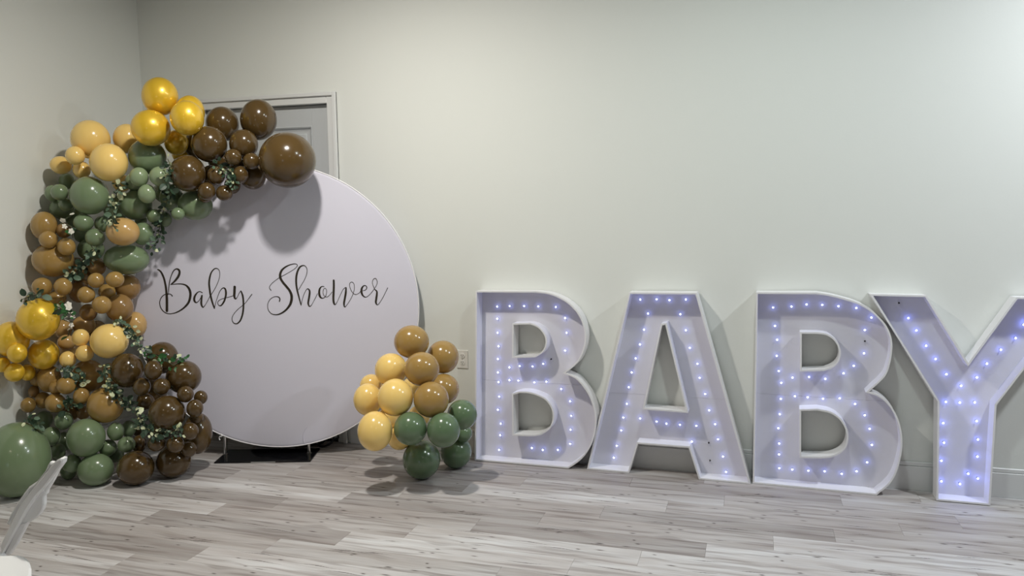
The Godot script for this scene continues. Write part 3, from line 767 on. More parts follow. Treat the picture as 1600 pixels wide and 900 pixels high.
# a wall that follows the outline: p on its outside, q on its inside
func ring(p: Array, q: Array) -> ArrayMesh:
	var st := begin()
	var sz := p.size()
	for pass_ in 2:
		var e: Array = p if pass_ == 0 else q
		var sgn := 1.0 if pass_ == 0 else -1.0
		for i in sz:
			var j := (i + 1) % sz
			var nn := []
			var d: Vector2 = (e[j] - e[i]).normalized()
			var face := Vector2(d.y, -d.x)
			for k in [i, j]:
				var a: Vector2 = (e[k] - e[k - 1]).normalized()
				var b: Vector2 = (e[(k + 1) % sz] - e[k]).normalized()
				var v := Vector2(a.y, -a.x) + Vector2(b.y, -b.x)
				v = v.normalized() if a.dot(b) > 0.8 else face
				nn.append(Vector3(v.x, v.y, 0) * sgn)
			quad4(st, [Vector3(e[i].x, e[i].y, 0), Vector3(e[j].x, e[j].y, 0), Vector3(e[j].x, e[j].y, -DEPTH), Vector3(e[i].x, e[i].y, -DEPTH)], [nn[0], nn[1], nn[1], nn[0]])
	for i in sz:
		var j := (i + 1) % sz
		for z in [0.0, -DEPTH]:
			quad(st, Vector3(p[i].x, p[i].y, z), Vector3(p[j].x, p[j].y, z), Vector3(q[j].x, q[j].y, z), Vector3(q[i].x, q[i].y, z), Vector3(0, 0, 1 if z == 0.0 else -1))
	return st.commit()


func board(outline: Array, holes: Array, v0: float, v1: float) -> ArrayMesh:
	var st := begin()
	var cuts := [-2.0]
	for h in holes:
		var c := 0.0
		for p in h:
			c += p.x / h.size()
		cuts.append(c)
	cuts.append(3.0)
	cuts.sort()
	for i in cuts.size() - 1:
		if cuts[i + 1] - cuts[i] < 0.004:
			continue
		var cell := PackedVector2Array([Vector2(cuts[i], v0), Vector2(cuts[i + 1], v0), Vector2(cuts[i + 1], v1), Vector2(cuts[i], v1)])
		var polys := Geometry2D.intersect_polygons(PackedVector2Array(outline), cell)
		for h in holes:
			var next := []
			for p in polys:
				next.append_array(Geometry2D.clip_polygons(p, PackedVector2Array(h)))
			polys.assign(next)
		for p in polys:
			var t := Geometry2D.triangulate_polygon(p)
			for k in t.size() / 3:
				for z in [-DEPTH + 0.008, -DEPTH]:
					var q := []
					for w in 3:
						q.append(Vector3(p[t[k * 3 + w]].x, p[t[k * 3 + w]].y, z))
					tri(st, q[0], q[1], q[2], Vector3(0, 0, 1 if z > -DEPTH else -1))
			for k in p.size():
				var a: Vector2 = p[k]
				var b: Vector2 = p[(k + 1) % p.size()]
				if absf(a.y - b.y) < 0.0005 and (absf(a.y - v0) < 0.001 or absf(a.y - v1) < 0.001):
					var n := Vector3(0, -1 if absf(a.y - v0) < 0.001 else 1, 0)
					quad(st, Vector3(a.x, a.y, -DEPTH), Vector3(b.x, b.y, -DEPTH), Vector3(b.x, b.y, -DEPTH + 0.008), Vector3(a.x, a.y, -DEPTH + 0.008), n)
	return st.commit()


func letter(k: String) -> void:
	var d: Dictionary = LETTERS[k]
	var o := thing("light_up_letter", LETTER_LABELS[k], "letter", d.at, "light-up letters spelling BABY")
	o.basis = Basis(Vector3.UP, d.turn) * Basis(Vector3.RIGHT, d.lean)
	var wall_t := 0.0085
	var inner := inset(d.outline, wall_t)
	part("side_wall", ring(d.outline, inner), M.rim, o)
	var wide := []
	for h in d.holes:
		var w := inset(h, -wall_t)
		wide.append(inset(h, -wall_t * 0.5))
		part("inner_wall", ring(w, h), M.rim, o)
	var body := inset(d.outline, wall_t * 0.5)
	var seam: float = d.seam
	if seam > 0.0:
		part("back_panel", board(body, wide, -0.2, seam - 0.0004), M.board, o)
		part("back_panel", board(body, wide, seam + 0.0004, 1.4), M.board, o)
	else:
		part("back_panel", board(body, wide, -0.2, 1.4), M.board, o)
	var zb := -DEPTH + 0.008
	var stalk := begin()
	add_lathe(stalk, [Vector2(0.0, 0.0125), Vector2(0.003, 0.0125), Vector2(0.003, 0.001), Vector2(0.005, 0.0)], 8, Transform3D(Basis(Vector3.RIGHT, PI / 2), Vector3.ZERO))
	var stalk_mesh := stalk.commit()
	var dome := begin()
	add_lathe(dome, [Vector2(0.0, 0.0215), Vector2(0.0026, 0.0208), Vector2(0.0046, 0.0185), Vector2(0.0053, 0.0155), Vector2(0.005, 0.0125), Vector2(0.0, 0.0122)], 10, Transform3D(Basis(Vector3.RIGHT, PI / 2), Vector3.ZERO))
	var dome_mesh := dome.commit()
	for p in d.leds:
		var b := part("led_bulb", dome_mesh, M.led, o, Vector3(p.x, p.y, zb))
		part("stalk", stalk_mesh, M.wire, b)
		var l := OmniLight3D.new()
		l.name = "led_glow"
		l.position = Vector3(0, 0, 0.0155)
		l.light_color = Color(0.34, 0.45, 1.0)
		l.light_energy = d.shine
		l.light_size = 0.003
		l.omni_range = 12.0
		l.omni_attenuation = 2.0
		l.shadow_enabled = true
		b.add_child(l, true)
	for p in d.specks:
		part("unlit_bulb", stalk_mesh, M.slot, o, Vector3(p.x, p.y, zb))


# ------------------------------------------------------------------ balloons

const GROUPS := {"peach": "peach balloons", "ptan": "tan balloons", "tan": "tan balloons", "mocha": "tan balloons", "brown": "brown balloons", "sage": "sage green balloons", "dsage": "sage green balloons", "psage": "sage green balloons", "gold": "pearly gold balloons"}
# colour, centre, half width, half height, label
const BALLOONS := [
	["peach", Vector3(-3.638, 1.906, 0.753), 0.1033, 0.1096, "big peach balloon topping the outer shoulder of the garland, against the bare wall"],
	["peach", Vector3(-3.522, 1.918, 0.599), 0.0775, 0.0861, "peach balloon half hidden behind the lowest big pearly gold balloon of the arch top"],
	["peach", Vector3(-3.637, 1.808, 0.87), 0.0501, 0.0522, "small peach balloon in front, over the outermost small peach one near the garland top"],
	["peach", Vector3(-3.807, 1.763, 0.807), 0.0574, 0.0513, "small peach balloon sticking out farthest at the shoulder of the garland"],
	["peach", Vector3(-3.696, 1.735, 0.772), 0.0468, 0.0495, "small peach balloon wedged between the three larger peach ones above the sage balloons"],
	["peach", Vector3(-3.461, 1.768, 0.814), 0.0989, 0.1055, "big peach balloon in front at the shoulder, directly above the first leaf cluster"],
	["gold", Vector3(-3.248, 2.142, 0.63), 0.0981, 0.1073, "pearly gold balloon at the very top of the whole garland"],
	["gold", Vector3(-3.228, 1.955, 0.741), 0.1028, 0.0998, "pearly gold balloon resting on the big sage one under the arch top"],
	["gold", Vector3(-3.004, 2.002, 0.715), 0.0891, 0.0952, "pearly gold balloon beside the first brown balloon of the arch"],
	["gold", Vector3(-3.093, 2.054, 0.577), 0.0795, 0.0931, "pearly gold balloon peeking out from behind another gold one, nearest the door casing"],
	["gold", Vector3(-3.211, 1.887, 0.561), 0.0665, 0.0722, "smaller shaded gold balloon tucked under the two lower pearly gold ones"],
	["brown", Vector3(-2.788, 2.019, 0.366), 0.1034, 0.1179, "tall brown balloon standing up in front of the white door"],
	["brown", Vector3(-2.991, 1.996, 0.43), 0.0932, 0.101, "brown balloon beside the gold ones with the door head trim just above it"],
	["brown", Vector3(-2.948, 1.865, 0.611), 0.0977, 0.1009, "brown balloon with a gold balloon overlapping its shaded shoulder"],
	["brown", Vector3(-2.784, 1.866, 0.524), 0.0792, 0.0835, "middling brown balloon between the tall brown balloon and two tiny ones"],
	["brown", Vector3(-2.512, 1.769, 0.512), 0.1563, 0.1542, "largest brown balloon at the tip of the arch over the white disc"],
	["brown", Vector3(-2.79, 1.787, 0.617), 0.0461, 0.0471, "tiny brown balloon above the leaf sprig, touching the middling brown one"],
	["brown", Vector3(-2.704, 1.766, 0.573), 0.047, 0.0466, "tiny brown balloon touching the largest brown balloon at the arch tip"],
	["brown", Vector3(-3.046, 1.703, 0.682), 0.0963, 0.1022, "big brown balloon next to two small sage ones on the arch"],
	["brown", Vector3(-2.895, 1.69, 0.634), 0.0481, 0.0513, "tiny brown balloon between the big brown one and the leaf sprig"],
	["brown", Vector3(-2.765, 1.692, 0.592), 0.0425, 0.0488, "tiny brown balloon on the arch-tip side of the leaf sprig"],
	["brown", Vector3(-2.932, 1.601, 0.674), 0.0467, 0.05, "tiny brown balloon under the big brown one, overlapping a hidden twin"],
	["brown", Vector3(-2.856, 1.59, 0.622), 0.0457, 0.045, "tiny brown balloon hanging lowest on the underside of the arch"],
	["brown", Vector3(-2.77, 1.689, 0.473), 0.0735, 0.0773, "brown balloon mostly hidden behind the arch tip, its rounded bottom over the disc"],
	["brown", Vector3(-2.917, 1.637, 0.465), 0.0457, 0.0485, "tiny brown balloon sunk in behind the leaf sprig of the arch"],
	["brown", Vector3(-2.991, 1.583, 0.614), 0.0424, 0.0454, "tiny brown balloon showing only its bottom below its twin under the arch"],
	["brown", Vector3(-3.178, 1.884, 0.429), 0.0741, 0.0835, "dark brown balloon deep between the small gold and the brown ones"],
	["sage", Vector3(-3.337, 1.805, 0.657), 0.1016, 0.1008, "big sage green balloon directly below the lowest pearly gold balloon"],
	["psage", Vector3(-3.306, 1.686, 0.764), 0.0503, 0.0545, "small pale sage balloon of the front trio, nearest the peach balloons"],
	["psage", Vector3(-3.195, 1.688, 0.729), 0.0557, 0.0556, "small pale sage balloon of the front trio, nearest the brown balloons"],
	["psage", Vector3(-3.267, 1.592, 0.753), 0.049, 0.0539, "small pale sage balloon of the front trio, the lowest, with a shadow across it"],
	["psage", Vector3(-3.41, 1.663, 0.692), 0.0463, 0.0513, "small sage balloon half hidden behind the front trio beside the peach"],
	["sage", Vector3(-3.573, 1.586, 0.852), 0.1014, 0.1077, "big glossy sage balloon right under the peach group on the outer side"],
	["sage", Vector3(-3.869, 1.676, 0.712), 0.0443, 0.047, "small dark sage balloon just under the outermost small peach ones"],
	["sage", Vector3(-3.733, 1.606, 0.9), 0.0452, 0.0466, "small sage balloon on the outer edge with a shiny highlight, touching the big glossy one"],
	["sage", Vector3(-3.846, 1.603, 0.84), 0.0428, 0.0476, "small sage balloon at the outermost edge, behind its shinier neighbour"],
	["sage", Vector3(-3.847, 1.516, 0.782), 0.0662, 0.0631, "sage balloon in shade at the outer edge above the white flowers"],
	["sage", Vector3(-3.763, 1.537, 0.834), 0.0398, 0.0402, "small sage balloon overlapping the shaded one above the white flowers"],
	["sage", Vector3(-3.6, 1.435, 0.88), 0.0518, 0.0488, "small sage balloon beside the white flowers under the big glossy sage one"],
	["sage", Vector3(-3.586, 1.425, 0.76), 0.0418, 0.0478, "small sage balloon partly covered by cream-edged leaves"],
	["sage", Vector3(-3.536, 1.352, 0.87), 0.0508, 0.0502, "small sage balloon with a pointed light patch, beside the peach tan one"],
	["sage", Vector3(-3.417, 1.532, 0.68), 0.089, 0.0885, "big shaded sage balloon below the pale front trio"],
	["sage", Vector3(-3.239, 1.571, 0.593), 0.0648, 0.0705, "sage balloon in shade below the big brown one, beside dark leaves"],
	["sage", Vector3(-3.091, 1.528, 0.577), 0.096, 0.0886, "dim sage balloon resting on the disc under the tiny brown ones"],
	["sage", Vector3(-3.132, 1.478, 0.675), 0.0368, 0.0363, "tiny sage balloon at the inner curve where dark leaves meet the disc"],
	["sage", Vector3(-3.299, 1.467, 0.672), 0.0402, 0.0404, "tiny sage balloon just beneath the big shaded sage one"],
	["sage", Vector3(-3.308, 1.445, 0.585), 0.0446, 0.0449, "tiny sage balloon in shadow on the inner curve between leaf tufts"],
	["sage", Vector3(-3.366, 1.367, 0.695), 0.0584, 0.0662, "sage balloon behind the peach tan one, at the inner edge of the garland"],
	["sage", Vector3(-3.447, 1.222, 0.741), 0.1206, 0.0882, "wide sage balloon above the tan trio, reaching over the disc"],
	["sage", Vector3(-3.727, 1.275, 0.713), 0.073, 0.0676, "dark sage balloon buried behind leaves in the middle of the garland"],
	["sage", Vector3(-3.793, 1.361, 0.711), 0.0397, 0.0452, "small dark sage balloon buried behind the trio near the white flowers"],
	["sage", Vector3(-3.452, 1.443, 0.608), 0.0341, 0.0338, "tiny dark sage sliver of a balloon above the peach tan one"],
	["ptan", Vector3(-3.377, 1.382, 0.832), 0.0867, 0.0786, "peach tan balloon set among the sage ones"],
	["tan", Vector3(-3.839, 1.419, 0.92), 0.0685, 0.0813, "tan balloon on the outer edge, half hidden behind two small tan ones"],
	["tan", Vector3(-3.759, 1.344, 0.972), 0.0476, 0.0484, "small tan balloon on the outer edge with a highlight, above the big creased-shadow tan one"],
	["mocha", Vector3(-3.75, 1.392, 0.872), 0.0395, 0.0436, "small darker tan balloon just under the white flowers"],
	["tan", Vector3(-3.68, 1.302, 0.929), 0.0468, 0.0501, "small tan balloon beside the dark leaves, below the white flowers"],
	["tan", Vector3(-3.801, 1.227, 0.912), 0.1067, 0.0979, "big tan balloon with a sharp pointed patch of light, on the outer edge"],
	["tan", Vector3(-3.807, 1.082, 0.991), 0.0517, 0.0515, "small tan balloon on the outer edge above the largest gold one"],
	["tan", Vector3(-3.696, 1.08, 0.956), 0.0474, 0.0501, "small tan balloon just inside its twin above the largest gold one"],
	["tan", Vector3(-3.856, 1.001, 0.856), 0.0513, 0.0426, "tan balloon squeezed between the two small tan ones and the largest gold one"],
	["mocha", Vector3(-3.607, 1.18, 0.798), 0.0488, 0.0496, "small dim tan balloon below the wide sage one, next to dark leaves"],
	["tan", Vector3(-3.523, 1.113, 0.896), 0.0431, 0.043, "small tan balloon at the top of the inner tan cluster"],
	["tan", Vector3(-3.422, 1.117, 0.864), 0.0481, 0.0448, "small tan balloon with a bright highlight directly below the wide sage one"],
	["tan", Vector3(-3.572, 1.034, 0.922), 0.0461, 0.0473, "small tan balloon at the outer end of the inner tan cluster"],
	["tan", Vector3(-3.551, 1.037, 0.794), 0.0458, 0.0459, "small tan balloon in the heart of the inner tan cluster"],
	["tan", Vector3(-3.485, 0.977, 0.905), 0.0508, 0.0501, "small tan balloon lowest and foremost in the inner tan cluster"],
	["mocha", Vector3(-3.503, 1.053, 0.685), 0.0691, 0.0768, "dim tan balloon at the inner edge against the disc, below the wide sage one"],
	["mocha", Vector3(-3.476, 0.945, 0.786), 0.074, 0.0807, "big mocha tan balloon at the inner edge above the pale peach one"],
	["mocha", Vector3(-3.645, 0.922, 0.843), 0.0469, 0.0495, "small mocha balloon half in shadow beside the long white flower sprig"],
	["ptan", Vector3(-3.474, 0.83, 0.678), 0.0645, 0.079, "pale tan balloon behind the leaf sprig at the inner edge"],
	["ptan", Vector3(-3.804, 0.826, 0.725), 0.0636, 0.057, "shaded peach tan balloon behind the white flowers and small peach ones"],
	["mocha", Vector3(-3.832, 1.023, 0.715), 0.0567, 0.0646, "dark tan balloon deep inside the inner tan cluster"],
	["mocha", Vector3(-3.866, 1.09, 0.656), 0.044, 0.0462, "small dark tan balloon under the dark leaves of the garland middle"],
	["peach", Vector3(-3.44, 0.775, 0.913), 0.0989, 0.0966, "big pale peach balloon with a shadow on its top, above the brown group"],
	["peach", Vector3(-3.595, 0.796, 0.957), 0.0453, 0.0487, "small peach balloon at the foot of the long white flower sprig"],
	["peach", Vector3(-3.567, 0.71, 0.964), 0.0472, 0.0472, "small bright peach balloon touching the big pale peach one low down"],
	["ptan", Vector3(-3.758, 0.753, 0.9), 0.0479, 0.0458, "small shaded peach tan balloon between the gold and the small peach ones"],
	["peach", Vector3(-3.657, 0.677, 0.995), 0.0424, 0.0465, "small peach balloon right beside the lower gold balloon"],
	["ptan", Vector3(-3.861, 0.816, 0.823), 0.0488, 0.0561, "shaded peach balloon tucked between the largest gold one and the flowers"],
	["gold", Vector3(-3.723, 0.916, 1.107), 0.1056, 0.115, "largest pearly gold balloon, on the outer edge halfway down"],
	["gold", Vector3(-3.862, 0.81, 1.158), 0.0885, 0.0976, "pearly gold balloon cut by the photo edge beside the largest gold one"],
	["gold", Vector3(-3.785, 0.706, 1.032), 0.0785, 0.084, "pearly gold balloon under the largest gold one, beside the small peach ones"],
	["gold", Vector3(-3.776, 0.746, 1.205), 0.0481, 0.0536, "small see-through gold balloon in front of two larger gold ones"],
	["gold", Vector3(-3.825, 0.634, 1.187), 0.05, 0.052, "small gold balloon lowest of the gold group"],
	["gold", Vector3(-3.867, 0.608, 1.071), 0.0396, 0.0464, "small gold balloon half behind the lowest gold one"],
	["gold", Vector3(-3.877, 0.678, 1.211), 0.0378, 0.0415, "small gold balloon cut by the photo edge, low in the gold group"],
	["tan", Vector3(-3.791, 0.561, 1.003), 0.0623, 0.0758, "tan balloon with a light triangle on it, right under the lower gold balloon"],
	["tan", Vector3(-3.634, 0.559, 0.885), 0.0888, 0.0952, "big tan balloon below the small peach ones with a flower tuft at its side"],
	["tan", Vector3(-3.637, 0.54, 1.036), 0.0495, 0.0497, "small tan balloon in front between the two bigger tan ones"],
	["tan", Vector3(-3.717, 0.523, 1.027), 0.0372, 0.0429, "small tan balloon peeking from behind the foremost small tan one"],
	["tan", Vector3(-3.579, 0.471, 0.995), 0.0424, 0.0482, "small tan balloon between the two big tan ones low down"],
	["tan", Vector3(-3.703, 0.44, 1.055), 0.0524, 0.0534, "small tan balloon in front, just above the small sage pair"],
	["tan", Vector3(-3.839, 0.437, 1.01), 0.0415, 0.0471, "small tan balloon second from the outer end of the low tan row"],
	["tan", Vector3(-3.858, 0.427, 1.09), 0.0381, 0.0428, "small tan balloon at the outer end of the low tan row"],
	["mocha", Vector3(-3.884, 0.487, 1.025), 0.0295, 0.0344, "tiny dim tan balloon above the outer end of the low tan row"],
	["tan", Vector3(-3.449, 0.421, 0.96), 0.0954, 0.1, "big tan balloon directly above the big round sage one near the floor"],
	["mocha", Vector3(-3.744, 0.325, 0.831), 0.0363, 0.0412, "small dark balloon in the gap beneath the lowest big tan one"],
	["sage", Vector3(-3.715, 0.196, 1.309), 0.1636, 0.1963, "giant sage balloon on the floor, cut by the photo edge"],
	["sage", Vector3(-3.865, 0.316, 0.989), 0.0447, 0.0519, "small sage balloon above the giant one with a shadowed top"],
	["sage", Vector3(-3.668, 0.339, 1.04), 0.0482, 0.051, "small sage balloon at the top of the low sage cluster under the tan row"],
	["sage", Vector3(-3.732, 0.253, 1.071), 0.0469, 0.0535, "small sage balloon overlapping the edge of the giant one"],
	["sage", Vector3(-3.785, 0.134, 0.985), 0.0412, 0.0475, "small sage balloon shaded in the gap just above the chair back"],
	["sage", Vector3(-3.561, 0.122, 1.105), 0.0476, 0.0502, "small sage balloon touching the tip of the white chair back"],
	["sage", Vector3(-3.662, 0.049, 1.037), 0.0423, 0.0485, "small sage balloon below another one at the chair back tip, close to the floor"],
	["sage", Vector3(-3.485, 0.264, 1.074), 0.0973, 0.1041, "big round sage balloon low in the garland beside the giant one"],
	["sage", Vector3(-3.391, 0.273, 0.959), 0.0454, 0.0507, "small sage balloon highest of the trio next to the big brown ones"],
	["sage", Vector3(-3.44, 0.18, 0.973), 0.0466, 0.0487, "small sage balloon of the low trio with a white knot under it"],
	["sage", Vector3(-3.311, 0.209, 0.971), 0.0466, 0.0447, "small sage balloon of the low trio nearest the brown balloons"],
	["sage", Vector3(-3.471, 0.11, 0.888), 0.0442, 0.0421, "small sage balloon shaded beneath the low trio"],
	["sage", Vector3(-3.437, 0.088, 1.07), 0.0918, 0.0878, "big shaded sage balloon standing on the floor next to a brown one"],
	["sage", Vector3(-3.471, 0.234, 0.78), 0.0403, 0.0485, "small pale sage balloon behind the leaves beside the low trio"],
	["brown", Vector3(-3.342, 0.61, 0.902), 0.0869, 0.0965, "big brown balloon just below the big pale peach one"],
	["brown", Vector3(-3.271, 0.649, 0.703), 0.0866, 0.0927, "brown balloon behind the ivy leaves, topmost of the lower brown group"],
	["brown", Vector3(-3.157, 0.622, 0.909), 0.0466, 0.0547, "small brown balloon in front of the ivy leaves"],
	["brown", Vector3(-3.071, 0.561, 0.774), 0.0949, 0.094, "big brown balloon at the disc edge of the lower group, beside the ivy"],
	["brown", Vector3(-3.21, 0.535, 0.943), 0.0459, 0.0507, "small brown balloon of a middle pair, nearer the leaf strand"],
	["brown", Vector3(-3.107, 0.534, 0.91), 0.0464, 0.0458, "small brown balloon of a middle pair, above the lowest big round brown one"],
	["brown", Vector3(-2.98, 0.491, 0.877), 0.0433, 0.0458, "small brown balloon under the big brown one at the disc edge"],
	["brown", Vector3(-2.972, 0.446, 0.764), 0.0369, 0.0397, "small brown balloon sticking out farthest over the disc"],
	["brown", Vector3(-2.925, 0.414, 0.874), 0.0441, 0.0492, "small brown balloon beneath the two at the disc edge"],
	["brown", Vector3(-3.068, 0.391, 0.925), 0.0966, 0.0969, "big round brown balloon in the middle of the lower brown group"],
	["brown", Vector3(-3.345, 0.404, 0.775), 0.0503, 0.0498, "brown balloon in the dark behind the leaf strand"],
	["brown", Vector3(-2.941, 0.292, 0.903), 0.0442, 0.0477, "small brown balloon in front of the long one, low at the disc side"],
	["brown", Vector3(-3.047, 0.22, 0.713), 0.0805, 0.1179, "tall brown balloon behind the small ones, next to the chrome leg of the stand"],
	["brown", Vector3(-2.987, 0.338, 0.79), 0.0368, 0.036, "small brown balloon squeezed above the tall one at the disc side"],
	["brown", Vector3(-3.302, 0.189, 0.89), 0.0376, 0.0505, "small brown balloon beside the low sage trio"],
	["brown", Vector3(-3.11, 0.23, 0.97), 0.0447, 0.0427, "small brown balloon with a cream leaf tip hanging over it"],
	["brown", Vector3(-3.011, 0.225, 0.939), 0.0464, 0.0476, "small brown balloon below the big round one, above the floor balloons"],
	["brown", Vector3(-3.006, 0.168, 0.843), 0.0437, 0.0447, "small brown balloon lowest on the disc side of the group"],
	["brown", Vector3(-3.23, 0.093, 1.002), 0.0953, 0.0931, "big brown balloon standing on the floor beside the sage one, with a curved shadow"],
	["brown", Vector3(-3.111, 0.09, 0.847), 0.0929, 0.0902, "big dark brown balloon standing on the floor nearest the stand"],
	["brown", Vector3(-3.472, 0.21, 0.706), 0.0377, 0.0417, "small very dark brown balloon deep behind the lower leaf strand"],
	["tan", Vector3(-1.812, 0.756, 0.449), 0.0973, 0.0924, "tan balloon at the very top of the small separate cluster"],
	["tan", Vector3(-1.683, 0.65, 0.312), 0.0905, 0.0945, "tan balloon beside the wall socket in the separate cluster"],
	["tan", Vector3(-1.69, 0.638, 0.596), 0.0941, 0.091, "tan balloon in front, second from the top of the separate cluster"],
	["tan", Vector3(-1.612, 0.491, 0.66), 0.0927, 0.0949, "tan balloon in front, directly above two sage ones in the separate cluster"],
	["tan", Vector3(-1.656, 0.481, 0.379), 0.0877, 0.0862, "shadowed tan balloon at the wall side of the separate cluster"],
	["peach", Vector3(-1.898, 0.613, 0.54), 0.0886, 0.0903, "peach balloon highest of its colour in the separate cluster"],
	["peach", Vector3(-1.795, 0.503, 0.708), 0.0934, 0.0987, "peach balloon foremost in the middle of the separate cluster"],
	["peach", Vector3(-1.994, 0.464, 0.639), 0.0769, 0.0868, "peach balloon jutting out farthest over the disc from the separate cluster"],
	["peach", Vector3(-1.869, 0.344, 0.808), 0.0901, 0.103, "peach balloon lowest of its colour in front in the separate cluster"],
	["peach", Vector3(-2.047, 0.503, 0.491), 0.0637, 0.0665, "peach balloon half hidden behind two others at the disc side of the separate cluster"],
	["peach", Vector3(-1.936, 0.33, 0.518), 0.0634, 0.0641, "shaded peach balloon in the gap beside the first sage balloon of the separate cluster"],
	["peach", Vector3(-1.863, 0.229, 0.53), 0.0667, 0.0673, "peach balloon behind and below, its bottom showing beside the lowest sage one"],
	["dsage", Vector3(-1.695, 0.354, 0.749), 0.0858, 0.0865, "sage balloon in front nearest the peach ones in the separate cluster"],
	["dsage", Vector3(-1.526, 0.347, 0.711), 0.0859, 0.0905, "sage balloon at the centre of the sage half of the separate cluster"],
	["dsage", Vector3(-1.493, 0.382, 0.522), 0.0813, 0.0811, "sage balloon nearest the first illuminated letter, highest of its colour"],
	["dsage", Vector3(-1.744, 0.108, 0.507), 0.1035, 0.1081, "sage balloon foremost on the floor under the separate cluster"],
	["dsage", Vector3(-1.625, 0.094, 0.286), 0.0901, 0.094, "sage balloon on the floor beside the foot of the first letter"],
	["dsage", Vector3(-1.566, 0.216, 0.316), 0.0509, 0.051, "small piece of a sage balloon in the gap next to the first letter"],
	["brown", Vector3(-3.087, 1.796, 0.343), 0.0686, 0.0731, "dark brown balloon deep behind the tiny brown ones in the middle of the arch"],
	["peach", Vector3(-3.653, 1.666, 0.523), 0.0519, 0.0539, "deeply shaded peach balloon behind the leaf cluster under the big peach one"],
	["sage", Vector3(-3.685, 1.509, 0.547), 0.069, 0.0771, "dark sage balloon deep behind the cream-edged leaf cluster"],
	["sage", Vector3(-3.414, 1.609, 0.448), 0.0601, 0.0656, "dark sage balloon deep between the front trio and the big brown one"],
	["sage", Vector3(-3.858, 1.462, 0.68), 0.0533, 0.0608, "dark sage balloon deep behind the upper white flowers"],
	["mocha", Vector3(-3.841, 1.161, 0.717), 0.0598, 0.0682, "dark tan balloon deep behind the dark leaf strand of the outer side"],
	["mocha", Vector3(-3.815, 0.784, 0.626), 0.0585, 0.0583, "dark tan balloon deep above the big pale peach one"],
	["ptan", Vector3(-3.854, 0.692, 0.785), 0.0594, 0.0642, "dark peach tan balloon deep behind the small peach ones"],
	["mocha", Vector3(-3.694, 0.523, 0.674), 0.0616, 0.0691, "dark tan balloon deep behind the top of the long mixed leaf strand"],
	["brown", Vector3(-3.386, 0.432, 0.66), 0.0759, 0.0833, "very dark brown balloon deep at the centre of the lower brown group"],
	["brown", Vector3(-3.315, 0.218, 0.68), 0.0691, 0.0679, "very dark brown balloon deep behind the leaf strand under the big round one"],
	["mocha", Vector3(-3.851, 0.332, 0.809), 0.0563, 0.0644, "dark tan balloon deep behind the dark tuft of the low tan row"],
	["tan", Vector3(-3.879, 0.562, 0.993), 0.0468, 0.0545, "dim tan balloon deep between the gold group and the low tan row"],
	["sage", Vector3(-3.859, 0.155, 0.871), 0.0491, 0.0564, "dark sage balloon deep in the gap beside the big round low sage one"],
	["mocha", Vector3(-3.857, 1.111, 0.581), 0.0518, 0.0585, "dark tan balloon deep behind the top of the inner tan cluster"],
	["peach", Vector3(-1.927, 0.436, 0.193), 0.0641, 0.0646, "shaded peach balloon deep at the core of the separate cluster"],
	["peach", Vector3(-1.883, 0.268, 0.211), 0.064, 0.0644, "shaded peach balloon deep just above the sage ones of the separate cluster"],
	["brown", Vector3(-3.02, 1.693, 0.515), 0.059, 0.0631, "dark brown balloon deep beside the big brown one of the arch"],
	["brown", Vector3(-2.868, 1.739, 0.458), 0.0527, 0.0557, "dark brown balloon deep beneath the middling brown one of the arch"],
	["gold", Vector3(-3.301, 1.837, 0.41), 0.0568, 0.0615, "dim gold balloon deep between the small gold one and the big brown one"],
]


# unit balloon: round towards +z, drawn out to a neck towards -z
func balloon_mesh(rings: int, seg: int) -> ArrayMesh:
	var prof := []
	for i in rings + 1:
		var a := PI * i / rings
		var y := cos(a)
		var r := sin(a)
		if y < -0.35:
			var t := (-0.35 - y) / 0.65
			y -= 0.06 * t * t
			r = maxf(r * (1.0 - 0.1 * t), 0.05)
		prof.append(Vector2(0.0 if i == 0 else r, y))
	prof.append(Vector2(0.045, -1.09))
	var st := begin()
	add_lathe(st, prof, seg, Transform3D(Basis(Vector3.RIGHT, PI / 2), Vector3.ZERO))
	return st.commit()


func balloons() -> void:
	var big := balloon_mesh(28, 44)
	var small := balloon_mesh(18, 28)
	var kn := begin()
	add_lathe(kn, [Vector2(0.045, -1.08), Vector2(0.075, -1.1), Vector2(0.06, -1.12), Vector2(0.05, -1.125), Vector2(0.11, -1.17), Vector2(0.1, -1.18), Vector2(0.0, -1.15)], 12, Transform3D(Basis(Vector3.RIGHT, PI / 2), Vector3.ZERO))
	var knot := kn.commit()
	for row in BALLOONS:
		var o := MeshInstance3D.new()
		o.name = numbered("balloon")
		o.mesh = big if row[2] > 0.07 else small
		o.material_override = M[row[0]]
		var z: Vector3 = (EYE - row[1]).normalized()
		var up := cam_basis.y
		var rx: float = row[2]
		var ry: float = row[3]
		if "white knot" in row[4]:
			z = (Vector3(0.15, 1.0, -0.35)).normalized()
			up = Vector3.BACK
		var x := up.cross(z).normalized()
		var y := z.cross(x)
		o.transform = Transform3D(Basis(x * rx, y * ry, z * minf(rx, ry)), row[1])
		tag(o, row[4], "balloon", GROUPS[row[0]])
		add_child(o, true)
		part("knot", knot, M[row[0]], o)


# ------------------------------------------------------------------ greenery

